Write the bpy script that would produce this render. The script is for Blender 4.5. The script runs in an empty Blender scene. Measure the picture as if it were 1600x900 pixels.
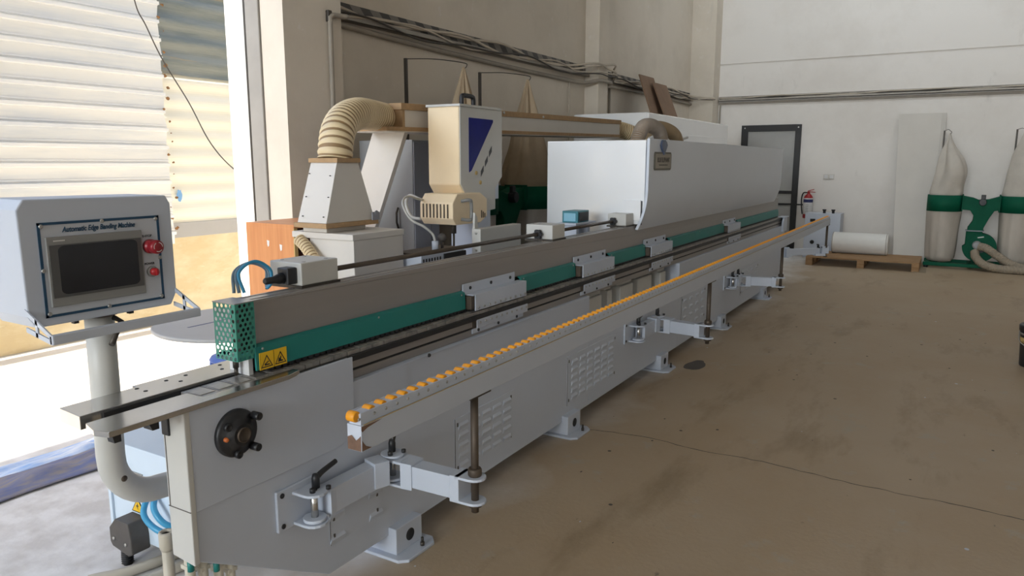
import bpy, bmesh, math, random
from mathutils import Vector, Matrix, noise
random.seed(7)
C = bpy.context.scene.collection
SC = bpy.context.scene
PI = math.pi

# ------------------------------------------------------------------ camera
cam_d = bpy.data.cameras.new('camera')
cam_d.sensor_width = 36.0
cam_d.lens = 36.0 * 1151.1 / 1600.0
cam_d.clip_start = 0.05
cam = bpy.data.objects.new('camera', cam_d)
C.objects.link(cam)
R_ = Vector((0.511395, -0.859345, 0.000946))
U_ = Vector((0.143954, 0.086752, 0.985774))
F_ = Vector((0.847202, 0.503984, -0.168071))
cam.matrix_world = Matrix(((R_.x, U_.x, -F_.x, 0), (R_.y, U_.y, -F_.y, 0), (R_.z, U_.z, -F_.z, 1.6), (0, 0, 0, 1)))
SC.camera = cam

# ------------------------------------------------------------------ world, sun, exposure
E_SUN, E_SKY, E_FRONT, E_ROOFB = 5.2, 0.24, 760, 94
SC.view_settings.view_transform = 'Standard'
SC.view_settings.look = 'None'
SC.view_settings.gamma = 1.0
SC.view_settings.use_curve_mapping = False
SC.view_settings.exposure = 1.0
world = bpy.data.worlds.new('sky')
SC.world = world
world.use_nodes = True
wn = world.node_tree.nodes
wl = world.node_tree.links
wn.clear()
wo = wn.new('ShaderNodeOutputWorld')
wb = wn.new('ShaderNodeBackground')
ws = wn.new('ShaderNodeTexSky')
ws.sky_type = 'NISHITA'
ws.sun_disc = False
ws.sun_elevation = math.radians(50)
ws.sun_rotation = math.radians(-83)
ws.air_density = 1.2
ws.dust_density = 2.0
wb.inputs[1].default_value = E_SKY
wl.new(ws.outputs[0], wb.inputs[0])
wl.new(wb.outputs[0], wo.inputs[0])
sun_d = bpy.data.lights.new('sun', 'SUN')
sun_d.energy = E_SUN
sun_d.color = (1.0, 0.95, 0.86)
sun_d.angle = math.radians(0.6)
sun = bpy.data.objects.new('sun', sun_d)
C.objects.link(sun)
sun.rotation_euler = Vector((-0.60, 0.047, 0.79)).to_track_quat('Z', 'Y').to_euler()
SC.cycles.max_bounces = 10
SC.cycles.diffuse_bounces = 6


def portal(name, loc, target, sx, sy):
    d = bpy.data.lights.new(name, 'AREA')
    d.shape = 'RECTANGLE'
    d.size = sx
    d.size_y = sy
    d.cycles.is_portal = True
    o = bpy.data.objects.new(name, d)
    C.objects.link(o)
    o.location = loc
    o.rotation_euler = (Vector(loc) - Vector(target)).to_track_quat('Z', 'Y').to_euler()
    return o




def fill_light(name, loc, target, sx, sy, energy, color):
    d = bpy.data.lights.new(name, 'AREA')
    d.shape = 'RECTANGLE'
    d.size = sx
    d.size_y = sy
    d.energy = energy
    d.color = color
    o = bpy.data.objects.new(name, d)
    C.objects.link(o)
    o.location = loc
    o.rotation_euler = (Vector(loc) - Vector(target)).to_track_quat('Z', 'Y').to_euler()
    return o


fill_light('front_fill_light', (-14.98, 1.2, 4.0), (5, 1.2, 4.0), 6.4, 3.8, E_FRONT, (0.86, 0.94, 1.0))  # added fill light behind the camera, no known window there
fill_light('roof_fill_light', (11.0, 0.3, 5.85), (14.1, 0.3, 2.2), 6.0, 1.7, E_ROOFB, (0.86, 0.94, 1.0))  # added fill light tilted at the back wall, under a closed roof
portal('side_door_daylight', (0.35, 4.62, 2.3), (0.35, 0, 2.3), 6.7, 4.6)

# ------------------------------------------------------------------ materials


def lin(c):
    return tuple(((v / 12.92) if v <= 0.04045 else ((v + 0.055) / 1.055) ** 2.4) for v in c)


def hexc(r, g, b):
    return lin((r / 255, g / 255, b / 255))


def mat(name, rgb, rough=0.5, metal=0.0, var=0.08, scale=6.0, bump=0.0, bscale=60.0, rgb2=None, coat=0.0, stretch=None):
    m = bpy.data.materials.new(name)
    m.use_nodes = True
    nt = m.node_tree
    b = nt.nodes['Principled BSDF']
    b.inputs['Roughness'].default_value = rough
    b.inputs['Metallic'].default_value = metal
    b.inputs['Coat Weight'].default_value = coat
    tc = nt.nodes.new('ShaderNodeTexCoord')
    src = tc.outputs['Object']
    if stretch:
        mp = nt.nodes.new('ShaderNodeMapping')
        mp.inputs['Scale'].default_value = stretch
        nt.links.new(src, mp.inputs['Vector'])
        src = mp.outputs['Vector']
    n = nt.nodes.new('ShaderNodeTexNoise')
    n.inputs['Scale'].default_value = scale
    n.inputs['Detail'].default_value = 6
    n.inputs['Roughness'].default_value = 0.6
    nt.links.new(src, n.inputs['Vector'])
    r = nt.nodes.new('ShaderNodeValToRGB')
    r.color_ramp.elements[0].position = 0.35
    r.color_ramp.elements[1].position = 0.65
    c2 = rgb2 if rgb2 else tuple(v * (1 - var) for v in rgb)
    r.color_ramp.elements[0].color = (*c2, 1)
    r.color_ramp.elements[1].color = (*rgb, 1)
    nt.links.new(n.outputs['Fac'], r.inputs['Fac'])
    nt.links.new(r.outputs['Color'], b.inputs['Base Color'])
    if bump:
        n2 = nt.nodes.new('ShaderNodeTexNoise')
        n2.inputs['Scale'].default_value = bscale
        n2.inputs['Detail'].default_value = 4
        nt.links.new(src, n2.inputs['Vector'])
        bp = nt.nodes.new('ShaderNodeBump')
        bp.inputs['Strength'].default_value = bump
        bp.inputs['Distance'].default_value = 0.01
        nt.links.new(n2.outputs['Fac'], bp.inputs['Height'])
        nt.links.new(bp.outputs['Normal'], b.inputs['Normal'])
    return m


def multi_mat(name, layers, rough=0.9, bump=0.0, bscale=30.0, metal=0.0):
    """layers: list of (rgb, noise scale, lo, hi, stretch) mixed over one another"""
    m = bpy.data.materials.new(name)
    m.use_nodes = True
    nt = m.node_tree
    b = nt.nodes['Principled BSDF']
    b.inputs['Roughness'].default_value = rough
    b.inputs['Metallic'].default_value = metal
    tc = nt.nodes.new('ShaderNodeTexCoord')
    prev = None
    for i, (rgb, sc, lo, hi, st) in enumerate(layers):
        if i == 0:
            k = nt.nodes.new('ShaderNodeRGB')
            k.outputs[0].default_value = (*rgb, 1)
            prev = k.outputs[0]
            continue
        mp = nt.nodes.new('ShaderNodeMapping')
        mp.inputs['Scale'].default_value = st or (1, 1, 1)
        mp.inputs['Location'].default_value = (i * 3.7, i * 1.3, i * 2.1)
        nt.links.new(tc.outputs['Object'], mp.inputs['Vector'])
        n = nt.nodes.new('ShaderNodeTexNoise')
        n.inputs['Scale'].default_value = sc
        n.inputs['Detail'].default_value = 8
        n.inputs['Roughness'].default_value = 0.65
        nt.links.new(mp.outputs['Vector'], n.inputs['Vector'])
        mr = nt.nodes.new('ShaderNodeMapRange')
        mr.inputs['From Min'].default_value = lo
        mr.inputs['From Max'].default_value = hi
        nt.links.new(n.outputs['Fac'], mr.inputs['Value'])
        mx = nt.nodes.new('ShaderNodeMix')
        mx.data_type = 'RGBA'
        nt.links.new(mr.outputs['Result'], mx.inputs['Factor'])
        nt.links.new(prev, mx.inputs['A'])
        mx.inputs['B'].default_value = (*rgb, 1)
        prev = mx.outputs['Result']
    nt.links.new(prev, b.inputs['Base Color'])
    if bump:
        n2 = nt.nodes.new('ShaderNodeTexNoise')
        n2.inputs['Scale'].default_value = bscale
        n2.inputs['Detail'].default_value = 6
        nt.links.new(tc.outputs['Object'], n2.inputs['Vector'])
        bp = nt.nodes.new('ShaderNodeBump')
        bp.inputs['Strength'].default_value = bump
        bp.inputs['Distance'].default_value = 0.01
        nt.links.new(n2.outputs['Fac'], bp.inputs['Height'])
        nt.links.new(bp.outputs['Normal'], b.inputs['Normal'])
    return m


M = {}
M['floor'] = multi_mat('floor_concrete', [((0.38, 0.283, 0.182), 1, 0, 1, None),
                                          ((0.40, 0.312, 0.215), 0.8, 0.40, 0.62, None),
                                          ((0.28, 0.205, 0.125), 1.7, 0.55, 0.72, (0.5, 1.5, 1)),
                                          ((0.37, 0.32, 0.25), 5.0, 0.60, 0.72, None),
                                          ((0.18, 0.14, 0.10), 14.0, 0.68, 0.75, (1.0, 1.8, 1)),
                                          ((0.42, 0.38, 0.32), 32.0, 0.70, 0.74, None)], 0.62, 0.12, 40)
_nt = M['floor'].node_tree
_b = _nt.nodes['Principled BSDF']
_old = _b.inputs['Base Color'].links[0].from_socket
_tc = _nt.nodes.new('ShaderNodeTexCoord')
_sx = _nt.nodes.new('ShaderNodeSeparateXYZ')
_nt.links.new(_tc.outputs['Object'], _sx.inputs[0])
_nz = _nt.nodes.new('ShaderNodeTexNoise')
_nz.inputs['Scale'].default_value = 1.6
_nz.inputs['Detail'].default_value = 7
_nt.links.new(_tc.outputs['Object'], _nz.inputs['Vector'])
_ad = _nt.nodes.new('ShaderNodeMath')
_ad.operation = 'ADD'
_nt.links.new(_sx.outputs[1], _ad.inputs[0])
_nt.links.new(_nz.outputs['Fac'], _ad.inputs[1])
_mr = _nt.nodes.new('ShaderNodeMapRange')  # floor paler toward the doorway: strong daylight there put into the colour
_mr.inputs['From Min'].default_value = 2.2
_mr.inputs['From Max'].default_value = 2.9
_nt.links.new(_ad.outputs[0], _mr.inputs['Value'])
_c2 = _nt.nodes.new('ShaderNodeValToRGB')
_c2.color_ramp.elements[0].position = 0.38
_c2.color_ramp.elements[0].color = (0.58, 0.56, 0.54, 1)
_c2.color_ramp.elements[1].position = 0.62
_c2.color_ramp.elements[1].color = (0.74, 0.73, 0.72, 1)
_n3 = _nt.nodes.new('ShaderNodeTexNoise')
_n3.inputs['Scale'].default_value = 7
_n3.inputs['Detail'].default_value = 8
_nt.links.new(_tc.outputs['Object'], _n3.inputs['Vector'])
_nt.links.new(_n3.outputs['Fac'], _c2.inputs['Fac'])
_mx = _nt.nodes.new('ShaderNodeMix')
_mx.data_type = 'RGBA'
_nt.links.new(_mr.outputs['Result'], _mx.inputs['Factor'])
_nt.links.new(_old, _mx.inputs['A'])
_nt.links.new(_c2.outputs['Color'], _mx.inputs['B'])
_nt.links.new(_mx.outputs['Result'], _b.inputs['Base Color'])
M['yard'] = multi_mat('yard_concrete', [((0.62, 0.58, 0.51), 1, 0, 1, None), ((0.70, 0.67, 0.61), 1.0, 0.4, 0.6, None),
                                        ((0.52, 0.45, 0.34), 2.0, 0.62, 0.8, None)], 0.9)
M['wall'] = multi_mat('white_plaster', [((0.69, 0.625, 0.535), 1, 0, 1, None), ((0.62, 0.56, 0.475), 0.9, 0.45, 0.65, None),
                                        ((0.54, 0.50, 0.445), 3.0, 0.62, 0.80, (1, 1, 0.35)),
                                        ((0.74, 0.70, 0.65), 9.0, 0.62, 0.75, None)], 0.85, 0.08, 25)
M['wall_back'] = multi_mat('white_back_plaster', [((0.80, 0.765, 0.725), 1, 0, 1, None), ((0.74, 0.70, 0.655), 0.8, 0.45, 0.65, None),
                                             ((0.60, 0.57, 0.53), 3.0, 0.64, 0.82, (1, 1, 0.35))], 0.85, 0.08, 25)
M['jamb'] = mat('jamb_paint', (0.80, 0.77, 0.72), 0.8, var=0.06, scale=3)
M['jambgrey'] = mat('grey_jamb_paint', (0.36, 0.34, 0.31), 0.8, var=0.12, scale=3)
M['ceil'] = mat('ceiling_sheet', (0.55, 0.54, 0.52), 0.7)
M['crack'] = mat('crack_dark', (0.10, 0.085, 0.07), 0.9)
M['retain'] = multi_mat('golden_concrete', [((0.66, 0.53, 0.32), 1, 0, 1, None), ((0.76, 0.66, 0.46), 2.2, 0.40, 0.62, (0.7, 1, 1.6)),
                                            ((0.50, 0.37, 0.19), 4.0, 0.58, 0.75, (0.5, 1, 1.2)),
                                            ((0.78, 0.70, 0.52), 9.0, 0.60, 0.75, (0.6, 1, 2))], 0.95, 0.35, 14)
M['sheet_white'] = multi_mat('weathered_white_sheet', [((0.84, 0.83, 0.80), 1, 0, 1, None), ((0.70, 0.72, 0.74), 2.0, 0.45, 0.65, (0.3, 1, 3)),
                                                 ((0.30, 0.20, 0.11), 9.0, 0.74, 0.80, None)], 0.45)
M['sheet_cream'] = multi_mat('cream_sheet', [((0.85, 0.81, 0.68), 1, 0, 1, None), ((0.88, 0.85, 0.75), 2.0, 0.45, 0.65, (0.3, 1, 3)),
                                                 ((0.30, 0.20, 0.11), 8.0, 0.73, 0.79, None)], 0.5)
M['sheet_galv'] = multi_mat('galvanised_sheet', [((0.17, 0.195, 0.19), 1, 0, 1, None), ((0.27, 0.285, 0.26), 2.0, 0.42, 0.62, (0.4, 1, 4)),
                                                 ((0.36, 0.30, 0.19), 3.0, 0.60, 0.72, (0.4, 1, 4)), ((0.34, 0.15, 0.05), 7.0, 0.70, 0.76, None)], 0.4, metal=0.1)
M['rust'] = mat('rust', (0.32, 0.16, 0.06), 0.9, var=0.4, scale=30)
M['white'] = mat('machine_white_paint', (0.515, 0.56, 0.645), 0.42, var=0.035, scale=2.5)
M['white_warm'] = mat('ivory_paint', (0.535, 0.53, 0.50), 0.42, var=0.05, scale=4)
M['white_shaded'] = mat('shaded_hood_paint', (0.61, 0.655, 0.73), 0.35, var=0.03, scale=2)  # greyer hood white: shade on the front door put into the colour
M['ivory'] = mat('warm_lit_ivory', (0.85, 0.69, 0.465), 0.45, var=0.06, scale=4)  # ivory with the warm bounce light put into its colour
M['white_lit'] = mat('lit_white_paint', (0.88, 0.90, 0.925), 0.2, var=0.03, scale=2)  # brighter hood white: light on the end faces put into the colour
M['board_white'] = mat('white_melamine', (0.62, 0.585, 0.535), 0.5, var=0.05, scale=3)
M['bluewhite'] = mat('pale_blue_paint', (0.60, 0.70, 0.80), 0.45, var=0.05, scale=3)
M['alu'] = mat('grey_aluminium', (0.335, 0.315, 0.30), 0.38, metal=0.4, var=0.06, scale=3, stretch=(0.4, 4, 6))
M['steel'] = mat('ground_steel', (0.55, 0.54, 0.52), 0.22, metal=0.9, var=0.12, scale=5)
M['darksteel'] = mat('dark_steel', (0.075, 0.065, 0.055), 0.5, metal=0.5, var=0.2, scale=12)
M['brownsteel'] = mat('brown_oxide_steel', (0.10, 0.075, 0.055), 0.55, metal=0.4, var=0.25, scale=15)
M['black'] = mat('black_plastic', (0.018, 0.018, 0.02), 0.45, var=0.2, scale=15)
M['blackpaint'] = mat('black_frame_paint', (0.012, 0.011, 0.012), 0.5, var=0.2, scale=8)
M['chainpad'] = mat('worn_chain_pads', (0.42, 0.39, 0.355), 0.35, metal=0.4, var=0.35, scale=20)
M['slot'] = mat('dark_gap', (0.02, 0.018, 0.017), 0.8)
M['green'] = mat('teal_green_paint', hexc(24, 122, 116), 0.45, var=0.06, scale=4)
M['darkgreen'] = mat('dark_green_paint', hexc(8, 88, 64), 0.6, var=0.15, scale=5)
M['darkgreen'].node_tree.nodes['Principled BSDF'].inputs['Specular IOR Level'].default_value = 0.15
M['green_side'] = mat('perforated_teal', hexc(58, 140, 124), 0.45, var=0.06, scale=4)
M['yellow'] = mat('yellow_roller', hexc(240, 160, 25), 0.5, var=0.12, scale=40)
M['warn'] = mat('warning_yellow', hexc(236, 190, 30), 0.5, var=0.03)
M['mdf'] = mat('mdf_edge', (0.42, 0.27, 0.14), 0.8, var=0.18, scale=30)
M['mdf_dark'] = mat('brown_board', (0.235, 0.145, 0.09), 0.75, var=0.12, scale=8)
M['orange'] = mat('orange_wood_laminate', (0.62, 0.27, 0.105), 0.45, rgb2=(0.54, 0.215, 0.08), scale=5, stretch=(1, 9, 0.5))
M['cabin'] = mat('cabinet_inside', (0.16, 0.06, 0.04), 0.8)
M['hose'] = mat('cream_hose', (0.72, 0.58, 0.36), 0.45, var=0.1, scale=8)
M['hose_wire'] = mat('hose_spiral', (0.30, 0.19, 0.09), 0.6, var=0.2)
M['hose_grey'] = mat('grey_hose', (0.32, 0.27, 0.225), 0.5, var=0.2, scale=8)
M['hose_brown'] = mat('brown_hose', (0.33, 0.24, 0.14), 0.5, var=0.2, scale=8)
M['hose_beige'] = mat('beige_hose', (0.33, 0.275, 0.205), 0.6, var=0.15, scale=8)
M['bag'] = mat('cotton_bag', (0.58, 0.535, 0.475), 0.95, var=0.12, scale=5, bump=0.2, bscale=40)
M['bag_tan'] = mat('tan_cotton_bag', (0.42, 0.325, 0.22), 0.95, var=0.15, scale=5, bump=0.2, bscale=40)
M['bag_low'] = mat('clear_collection_bag', (0.52, 0.47, 0.41), 0.55, var=0.2, scale=4, stretch=(1, 1, 0.4))
M['cobalt'] = mat('blue_window', (0.006, 0.012, 0.20), 0.35, var=0.4, scale=3)
M['cobalt'].node_tree.nodes['Principled BSDF'].inputs['Specular IOR Level'].default_value = 0.12
M['blueline'] = mat('blue_line', (0.012, 0.06, 0.125), 0.5, var=0.02)
M['panelgrey'] = mat('panel_foil', (0.50, 0.53, 0.585), 0.45, var=0.03)
M['bezel'] = mat('screen_bezel', (0.24, 0.24, 0.235), 0.4, var=0.03)
M['screen'] = mat('dark_screen', (0.022, 0.024, 0.03), 0.12, var=0.1)
M['screenrim'] = mat('screen_rim', (0.09, 0.09, 0.09), 0.3, var=0.05)
M['red'] = mat('red_plastic', (0.30, 0.015, 0.025), 0.35, var=0.1)
M['redpaint'] = mat('red_paint', (0.42, 0.02, 0.025), 0.35, var=0.1)
M['bluehose'] = mat('blue_air_hose', (0.05, 0.32, 0.55), 0.35, var=0.1)
M['tubegrey'] = mat('grey_blue_cable', (0.16, 0.25, 0.32), 0.4, var=0.1)
M['pvc'] = mat('beige_pvc', (0.50, 0.46, 0.38), 0.45, var=0.08)
M['conduit'] = mat('grey_conduit', (0.33, 0.29, 0.24), 0.55, var=0.15, scale=8)
M['tray'] = mat('cable_tray_metal', (0.34, 0.31, 0.27), 0.5, metal=0.3, var=0.2, scale=6)
M['cable'] = mat('light_cable', (0.55, 0.48, 0.39), 0.6, var=0.15)
M['cable_dark'] = mat('dark_cable', (0.07, 0.06, 0.05), 0.6, var=0.2)
M['wood'] = mat('pallet_wood', (0.40, 0.25, 0.13), 0.85, rgb2=(0.28, 0.16, 0.075), scale=6, stretch=(6, 0.7, 6), bump=0.15)
M['cardboard'] = mat('cardboard', (0.33, 0.27, 0.19), 0.95, var=0.1)
M['foam'] = mat('white_roll_film', (0.78, 0.77, 0.74), 0.55, var=0.05)
M['tarp'] = mat('blue_tarp', (0.10, 0.13, 0.29), 0.6, rgb2=(0.24, 0.215, 0.21), scale=7, stretch=(1, 3, 1))
M['tarp_sunlit'] = mat('sunlit_tarp', (0.78, 0.82, 0.90), 0.5, rgb2=(0.22, 0.42, 0.78), scale=5, stretch=(1, 5, 1))  # sunlit part of the same tarpaulin, the sun put into its colour
M['discgrey'] = mat('grey_disc', (0.42, 0.41, 0.40), 0.5, var=0.04)
M['blueplastic'] = mat('blue_plastic', (0.04, 0.10, 0.36), 0.4, var=0.1)
M['bluespray'] = mat('blue_spray', (0.25, 0.50, 0.85), 0.8, var=0.2)
M['sheetglass'] = mat('door_sheet', (0.36, 0.355, 0.34), 0.4, var=0.15, scale=1.5)
M['greycab'] = mat('grey_cabinet_paint', (0.33, 0.335, 0.345), 0.5, var=0.06, scale=3)
M['greydark'] = mat('grey_door_paint', (0.27, 0.275, 0.31), 0.5, var=0.1, scale=3)
M['plate'] = mat('nameplate_khaki', (0.30, 0.27, 0.22), 0.5, var=0.08)
M['plate_dark'] = mat('nameplate_border', (0.10, 0.09, 0.065), 0.5, var=0.05)
M['plate_text'] = mat('nameplate_letters', (0.075, 0.065, 0.055), 0.6, var=0.05)
M['emblem'] = mat('emblem_blue', (0.085, 0.115, 0.20), 0.4, var=0.3, scale=30)
M['teal_dev'] = mat('teal_device', (0.05, 0.22, 0.27), 0.45, var=0.1)
M['teal_lab'] = mat('pale_blue_label', (0.25, 0.52, 0.66), 0.5, var=0.1)
M['gold'] = mat('gold_label', (0.50, 0.35, 0.13), 0.5, var=0.1)
M['copper'] = mat('orange_plug', (0.50, 0.13, 0.03), 0.5, var=0.2)
M['chip'] = mat('bare_end', (0.20, 0.115, 0.075), 0.8, var=0.35, scale=30)
M['conn'] = mat('connector_plastic', (0.085, 0.075, 0.068), 0.6, var=0.15, scale=30)
M['valve'] = mat('valve_cream', (0.60, 0.56, 0.46), 0.5, var=0.1)
M['screw'] = mat('zinc_screw', (0.45, 0.44, 0.42), 0.35, metal=0.7, var=0.1)
M['labelwhite'] = mat('paper_label', (0.72, 0.71, 0.70), 0.6, var=0.1, scale=30)
M['navy'] = mat('navy_band', (0.03, 0.04, 0.15), 0.5)

_b = M['white_lit'].node_tree.nodes['Principled BSDF']
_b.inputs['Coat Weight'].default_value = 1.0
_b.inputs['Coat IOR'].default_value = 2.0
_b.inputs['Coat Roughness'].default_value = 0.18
M['foot_shadow'] = mat('painted_shadow', (0.085, 0.066, 0.05), 0.5, var=0.3)  # dark brown for the shadow painted on the floor


def banded(name, dark, light, scale):
    m = bpy.data.materials.new(name)
    m.use_nodes = True
    nt = m.node_tree
    tc = nt.nodes.new('ShaderNodeTexCoord')
    w = nt.nodes.new('ShaderNodeTexWave')
    w.bands_direction = 'DIAGONAL'
    w.inputs['Scale'].default_value = scale
    r = nt.nodes.new('ShaderNodeValToRGB')
    r.color_ramp.interpolation = 'CONSTANT'
    r.color_ramp.elements[0].color = (*dark, 1)
    r.color_ramp.elements[1].position = 0.5
    r.color_ramp.elements[1].color = (*light, 1)
    nt.links.new(tc.outputs['Object'], w.inputs['Vector'])
    nt.links.new(w.outputs['Fac'], r.inputs['Fac'])
    nt.links.new(r.outputs['Color'], nt.nodes['Principled BSDF'].inputs['Base Color'])
    return m


M['tray_perf'] = banded('perforated_strip', (0.045, 0.04, 0.034), (0.19, 0.17, 0.148), 2.6)

# ------------------------------------------------------------------ mesh builder


CAM_SCALE = None      # scaling about the camera: (reference point, that point scaled, factor)


class MB:
    def __init__(s):
        s.v = []
        s.f = []
        s.mi = []
        s.sm = []

    def add(s, vs, fs, mi=0, smooth=False):
        o = len(s.v)
        s.v += [tuple(p) for p in vs]
        for f in fs:
            s.f.append(tuple(i + o for i in f))
            s.mi.append(mi)
            s.sm.append(smooth)
        return s

    def box(s, x0, x1, y0, y1, z0, z1, mi=0):
        vs = [(x0, y0, z0), (x1, y0, z0), (x1, y1, z0), (x0, y1, z0), (x0, y0, z1), (x1, y0, z1), (x1, y1, z1), (x0, y1, z1)]
        return s.add(vs, [(0, 3, 2, 1), (4, 5, 6, 7), (0, 1, 5, 4), (1, 2, 6, 5), (2, 3, 7, 6), (3, 0, 4, 7)], mi)

    def hexa(s, b, t, mi=0):
        """four bottom corners (counter clockwise seen from above) and four top corners"""
        return s.add(list(b) + list(t), [(0, 3, 2, 1), (4, 5, 6, 7), (0, 1, 5, 4), (1, 2, 6, 5), (2, 3, 7, 6), (3, 0, 4, 7)], mi)

    def prism(s, pts, axis, a, b, mi=0):
        """pts 2-D polygon; axis 'x': pts=(y,z); 'y': pts=(x,z); 'z': pts=(x,y)"""
        n = len(pts)

        def P(p, h):
            return {'x': (h, p[0], p[1]), 'y': (p[0], h, p[1]), 'z': (p[0], p[1], h)}[axis]
        vs = [P(p, a) for p in pts] + [P(p, b) for p in pts]
        fs = [tuple(range(n)), tuple(range(2 * n - 1, n - 1, -1))]
        for i in range(n):
            j = (i + 1) % n
            fs.append((i, i + n, j + n, j))
        return s.add(vs, fs, mi)

    def cyl(s, p0, p1, r0, r1=None, seg=16, mi=0, cap=True):
        r1 = r0 if r1 is None else r1
        p0 = Vector(p0)
        p1 = Vector(p1)
        d = (p1 - p0).normalized()
        a = d.orthogonal().normalized()
        b = d.cross(a)
        vs = []
        for p, r in ((p0, r0), (p1, r1)):
            for i in range(seg):
                t = 2 * PI * i / seg
                vs.append(p + (a * math.cos(t) + b * math.sin(t)) * r)
        s.add(vs, [(i, (i + 1) % seg, seg + (i + 1) % seg, seg + i) for i in range(seg)], mi, True)
        if cap:
            s.add(vs[:seg], [tuple(range(seg - 1, -1, -1))], mi)
            s.add(vs[seg:], [tuple(range(seg))], mi)
        return s

    def tube(s, pts, r, seg=10, mi=0, rf=None, cap=True, mif=None):
        pts = [Vector(p) for p in pts]
        n = len(pts)
        tang = []
        for i in range(n):
            t = pts[min(i + 1, n - 1)] - pts[max(i - 1, 0)]
            tang.append(t.normalized())
        a = tang[0].orthogonal().normalized()
        vs = []
        for i in range(n):
            a = (a - tang[i] * a.dot(tang[i])).normalized()
            b = tang[i].cross(a)
            rr = r * (rf(i) if rf else 1.0)
            for k in range(seg):
                t = 2 * PI * k / seg
                vs.append(pts[i] + (a * math.cos(t) + b * math.sin(t)) * rr)
        o = len(s.v)
        s.v += [tuple(p) for p in vs]
        for i in range(n - 1):
            for k in range(seg):
                k2 = (k + 1) % seg
                s.f.append((o + i * seg + k, o + i * seg + k2, o + (i + 1) * seg + k2, o + (i + 1) * seg + k))
                s.mi.append(mif(i) if mif else mi)
                s.sm.append(True)
        if cap:
            s.add(vs[:seg], [tuple(range(seg - 1, -1, -1))], mi)
            s.add(vs[-seg:], [tuple(range(seg))], mi)
        return s

    def lathe(s, prof, c=(0, 0, 0), axis='z', seg=20, mi=0):
        """prof: (radius, height) along axis from c"""
        vs = []
        for r, h in prof:
            for k in range(seg):
                t = 2 * PI * k / seg
                u, w = r * math.cos(t), r * math.sin(t)
                vs.append({'z': (c[0] + u, c[1] + w, c[2] + h), 'x': (c[0] + h, c[1] + u, c[2] + w), 'y': (c[0] + w, c[1] + h, c[2] + u)}[axis])
        fs = []
        for i in range(len(prof) - 1):
            for k in range(seg):
                k2 = (k + 1) % seg
                fs.append((i * seg + k, i * seg + k2, (i + 1) * seg + k2, (i + 1) * seg + k))
        s.add(vs, fs, mi, True)
        if prof[0][0] > 1e-6:
            s.add(vs[:seg], [tuple(range(seg - 1, -1, -1))], mi)
        if prof[-1][0] > 1e-6:
            s.add(vs[-seg:], [tuple(range(seg))], mi)
        return s

    def ball(s, c, r, seg=14, mi=0):
        return s.lathe([(r * math.sin(PI * i / 8), -r * math.cos(PI * i / 8)) for i in range(9)], c, 'z', seg, mi)

    def build(s, name, mats, parent=None, bevel=0.0, solid=0.0, loc=None):
        if CAM_SCALE:
            r_, b_, k_ = CAM_SCALE
            s.v = [tuple(b_[i] + (p[i] - r_[i]) * k_ for i in range(3)) for p in s.v]
        me = bpy.data.meshes.new(name)
        me.from_pydata(s.v, [], s.f)
        if not isinstance(mats, (list, tuple)):
            mats = [mats]
        for m in mats:
            me.materials.append(M[m] if isinstance(m, str) else m)
        me.polygons.foreach_set('material_index', s.mi)
        me.polygons.foreach_set('use_smooth', s.sm)
        bm = bmesh.new()
        bm.from_mesh(me)
        bmesh.ops.remove_doubles(bm, verts=bm.verts, dist=1e-6)
        bmesh.ops.recalc_face_normals(bm, faces=bm.faces)
        bm.to_mesh(me)
        bm.free()
        me.update()
        o = bpy.data.objects.new(name, me)
        C.objects.link(o)
        if loc:
            o.location = loc
        if parent is not None:
            put(o, parent)
        if solid:
            md = o.modifiers.new('thickness', 'SOLIDIFY')
            md.thickness = solid
            md.offset = 0
        if bevel:
            md = o.modifiers.new('bevel', 'BEVEL')
            md.width = bevel
            md.segments = 2
            md.limit_method = 'ANGLE'
            md.angle_limit = math.radians(40)
        return o


WM = {}


def wmat(o):
    if o.name in WM:
        return WM[o.name]
    return Matrix.Translation(o.location)


def put(o, parent):
    """parent keeping o where its own coordinates put it"""
    o.parent = parent
    inv = Matrix.Identity(4)
    p = parent
    base = Vector((0, 0, 0))
    while p is not None:
        if p.type == 'EMPTY' or p.parent is None:
            base = base + p.location
        p = p.parent
    o.matrix_parent_inverse = Matrix.Translation(-base) if parent.parent is None else Matrix.Identity(4)
    return o


def tag(o, label, cat, group=None, kind=None):
    if label:
        o['label'] = label
    if cat:
        o['category'] = cat
    if group:
        o['group'] = group
    if kind:
        o['kind'] = kind
    return o


def thing(name, loc, label, cat, group=None):
    o = bpy.data.objects.new(name, None)
    o.empty_display_size = 0.1
    C.objects.link(o)
    o.location = loc
    return tag(o, label, cat, group)


def struct(o):
    o['kind'] = 'structure'
    return o


def bez(pts, n=40):
    """smooth Catmull-Rom path through pts"""
    P = [Vector(p) for p in pts]
    P = [P[0] * 2 - P[1]] + P + [P[-1] * 2 - P[-2]]
    out = []
    m = len(P) - 3
    for i in range(m):
        a, b, c, d = P[i:i + 4]
        k = max(2, n // m)
        for j in range(k):
            t = j / k
            out.append(0.5 * ((2 * b) + (c - a) * t + (2 * a - 5 * b + 4 * c - d) * t * t + (3 * b - a - 3 * c + d) * t ** 3))
    out.append(P[-2])
    return out


def resample(pts, step):
    out = [pts[0].copy()]
    acc = 0.0
    for i in range(1, len(pts)):
        a, b = pts[i - 1], pts[i]
        L = (b - a).length
        if L < 1e-9:
            continue
        t = step - acc
        while t <= L:
            out.append(a + (b - a) * (t / L))
            t += step
        acc = (acc + L) % step
    return out


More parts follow.
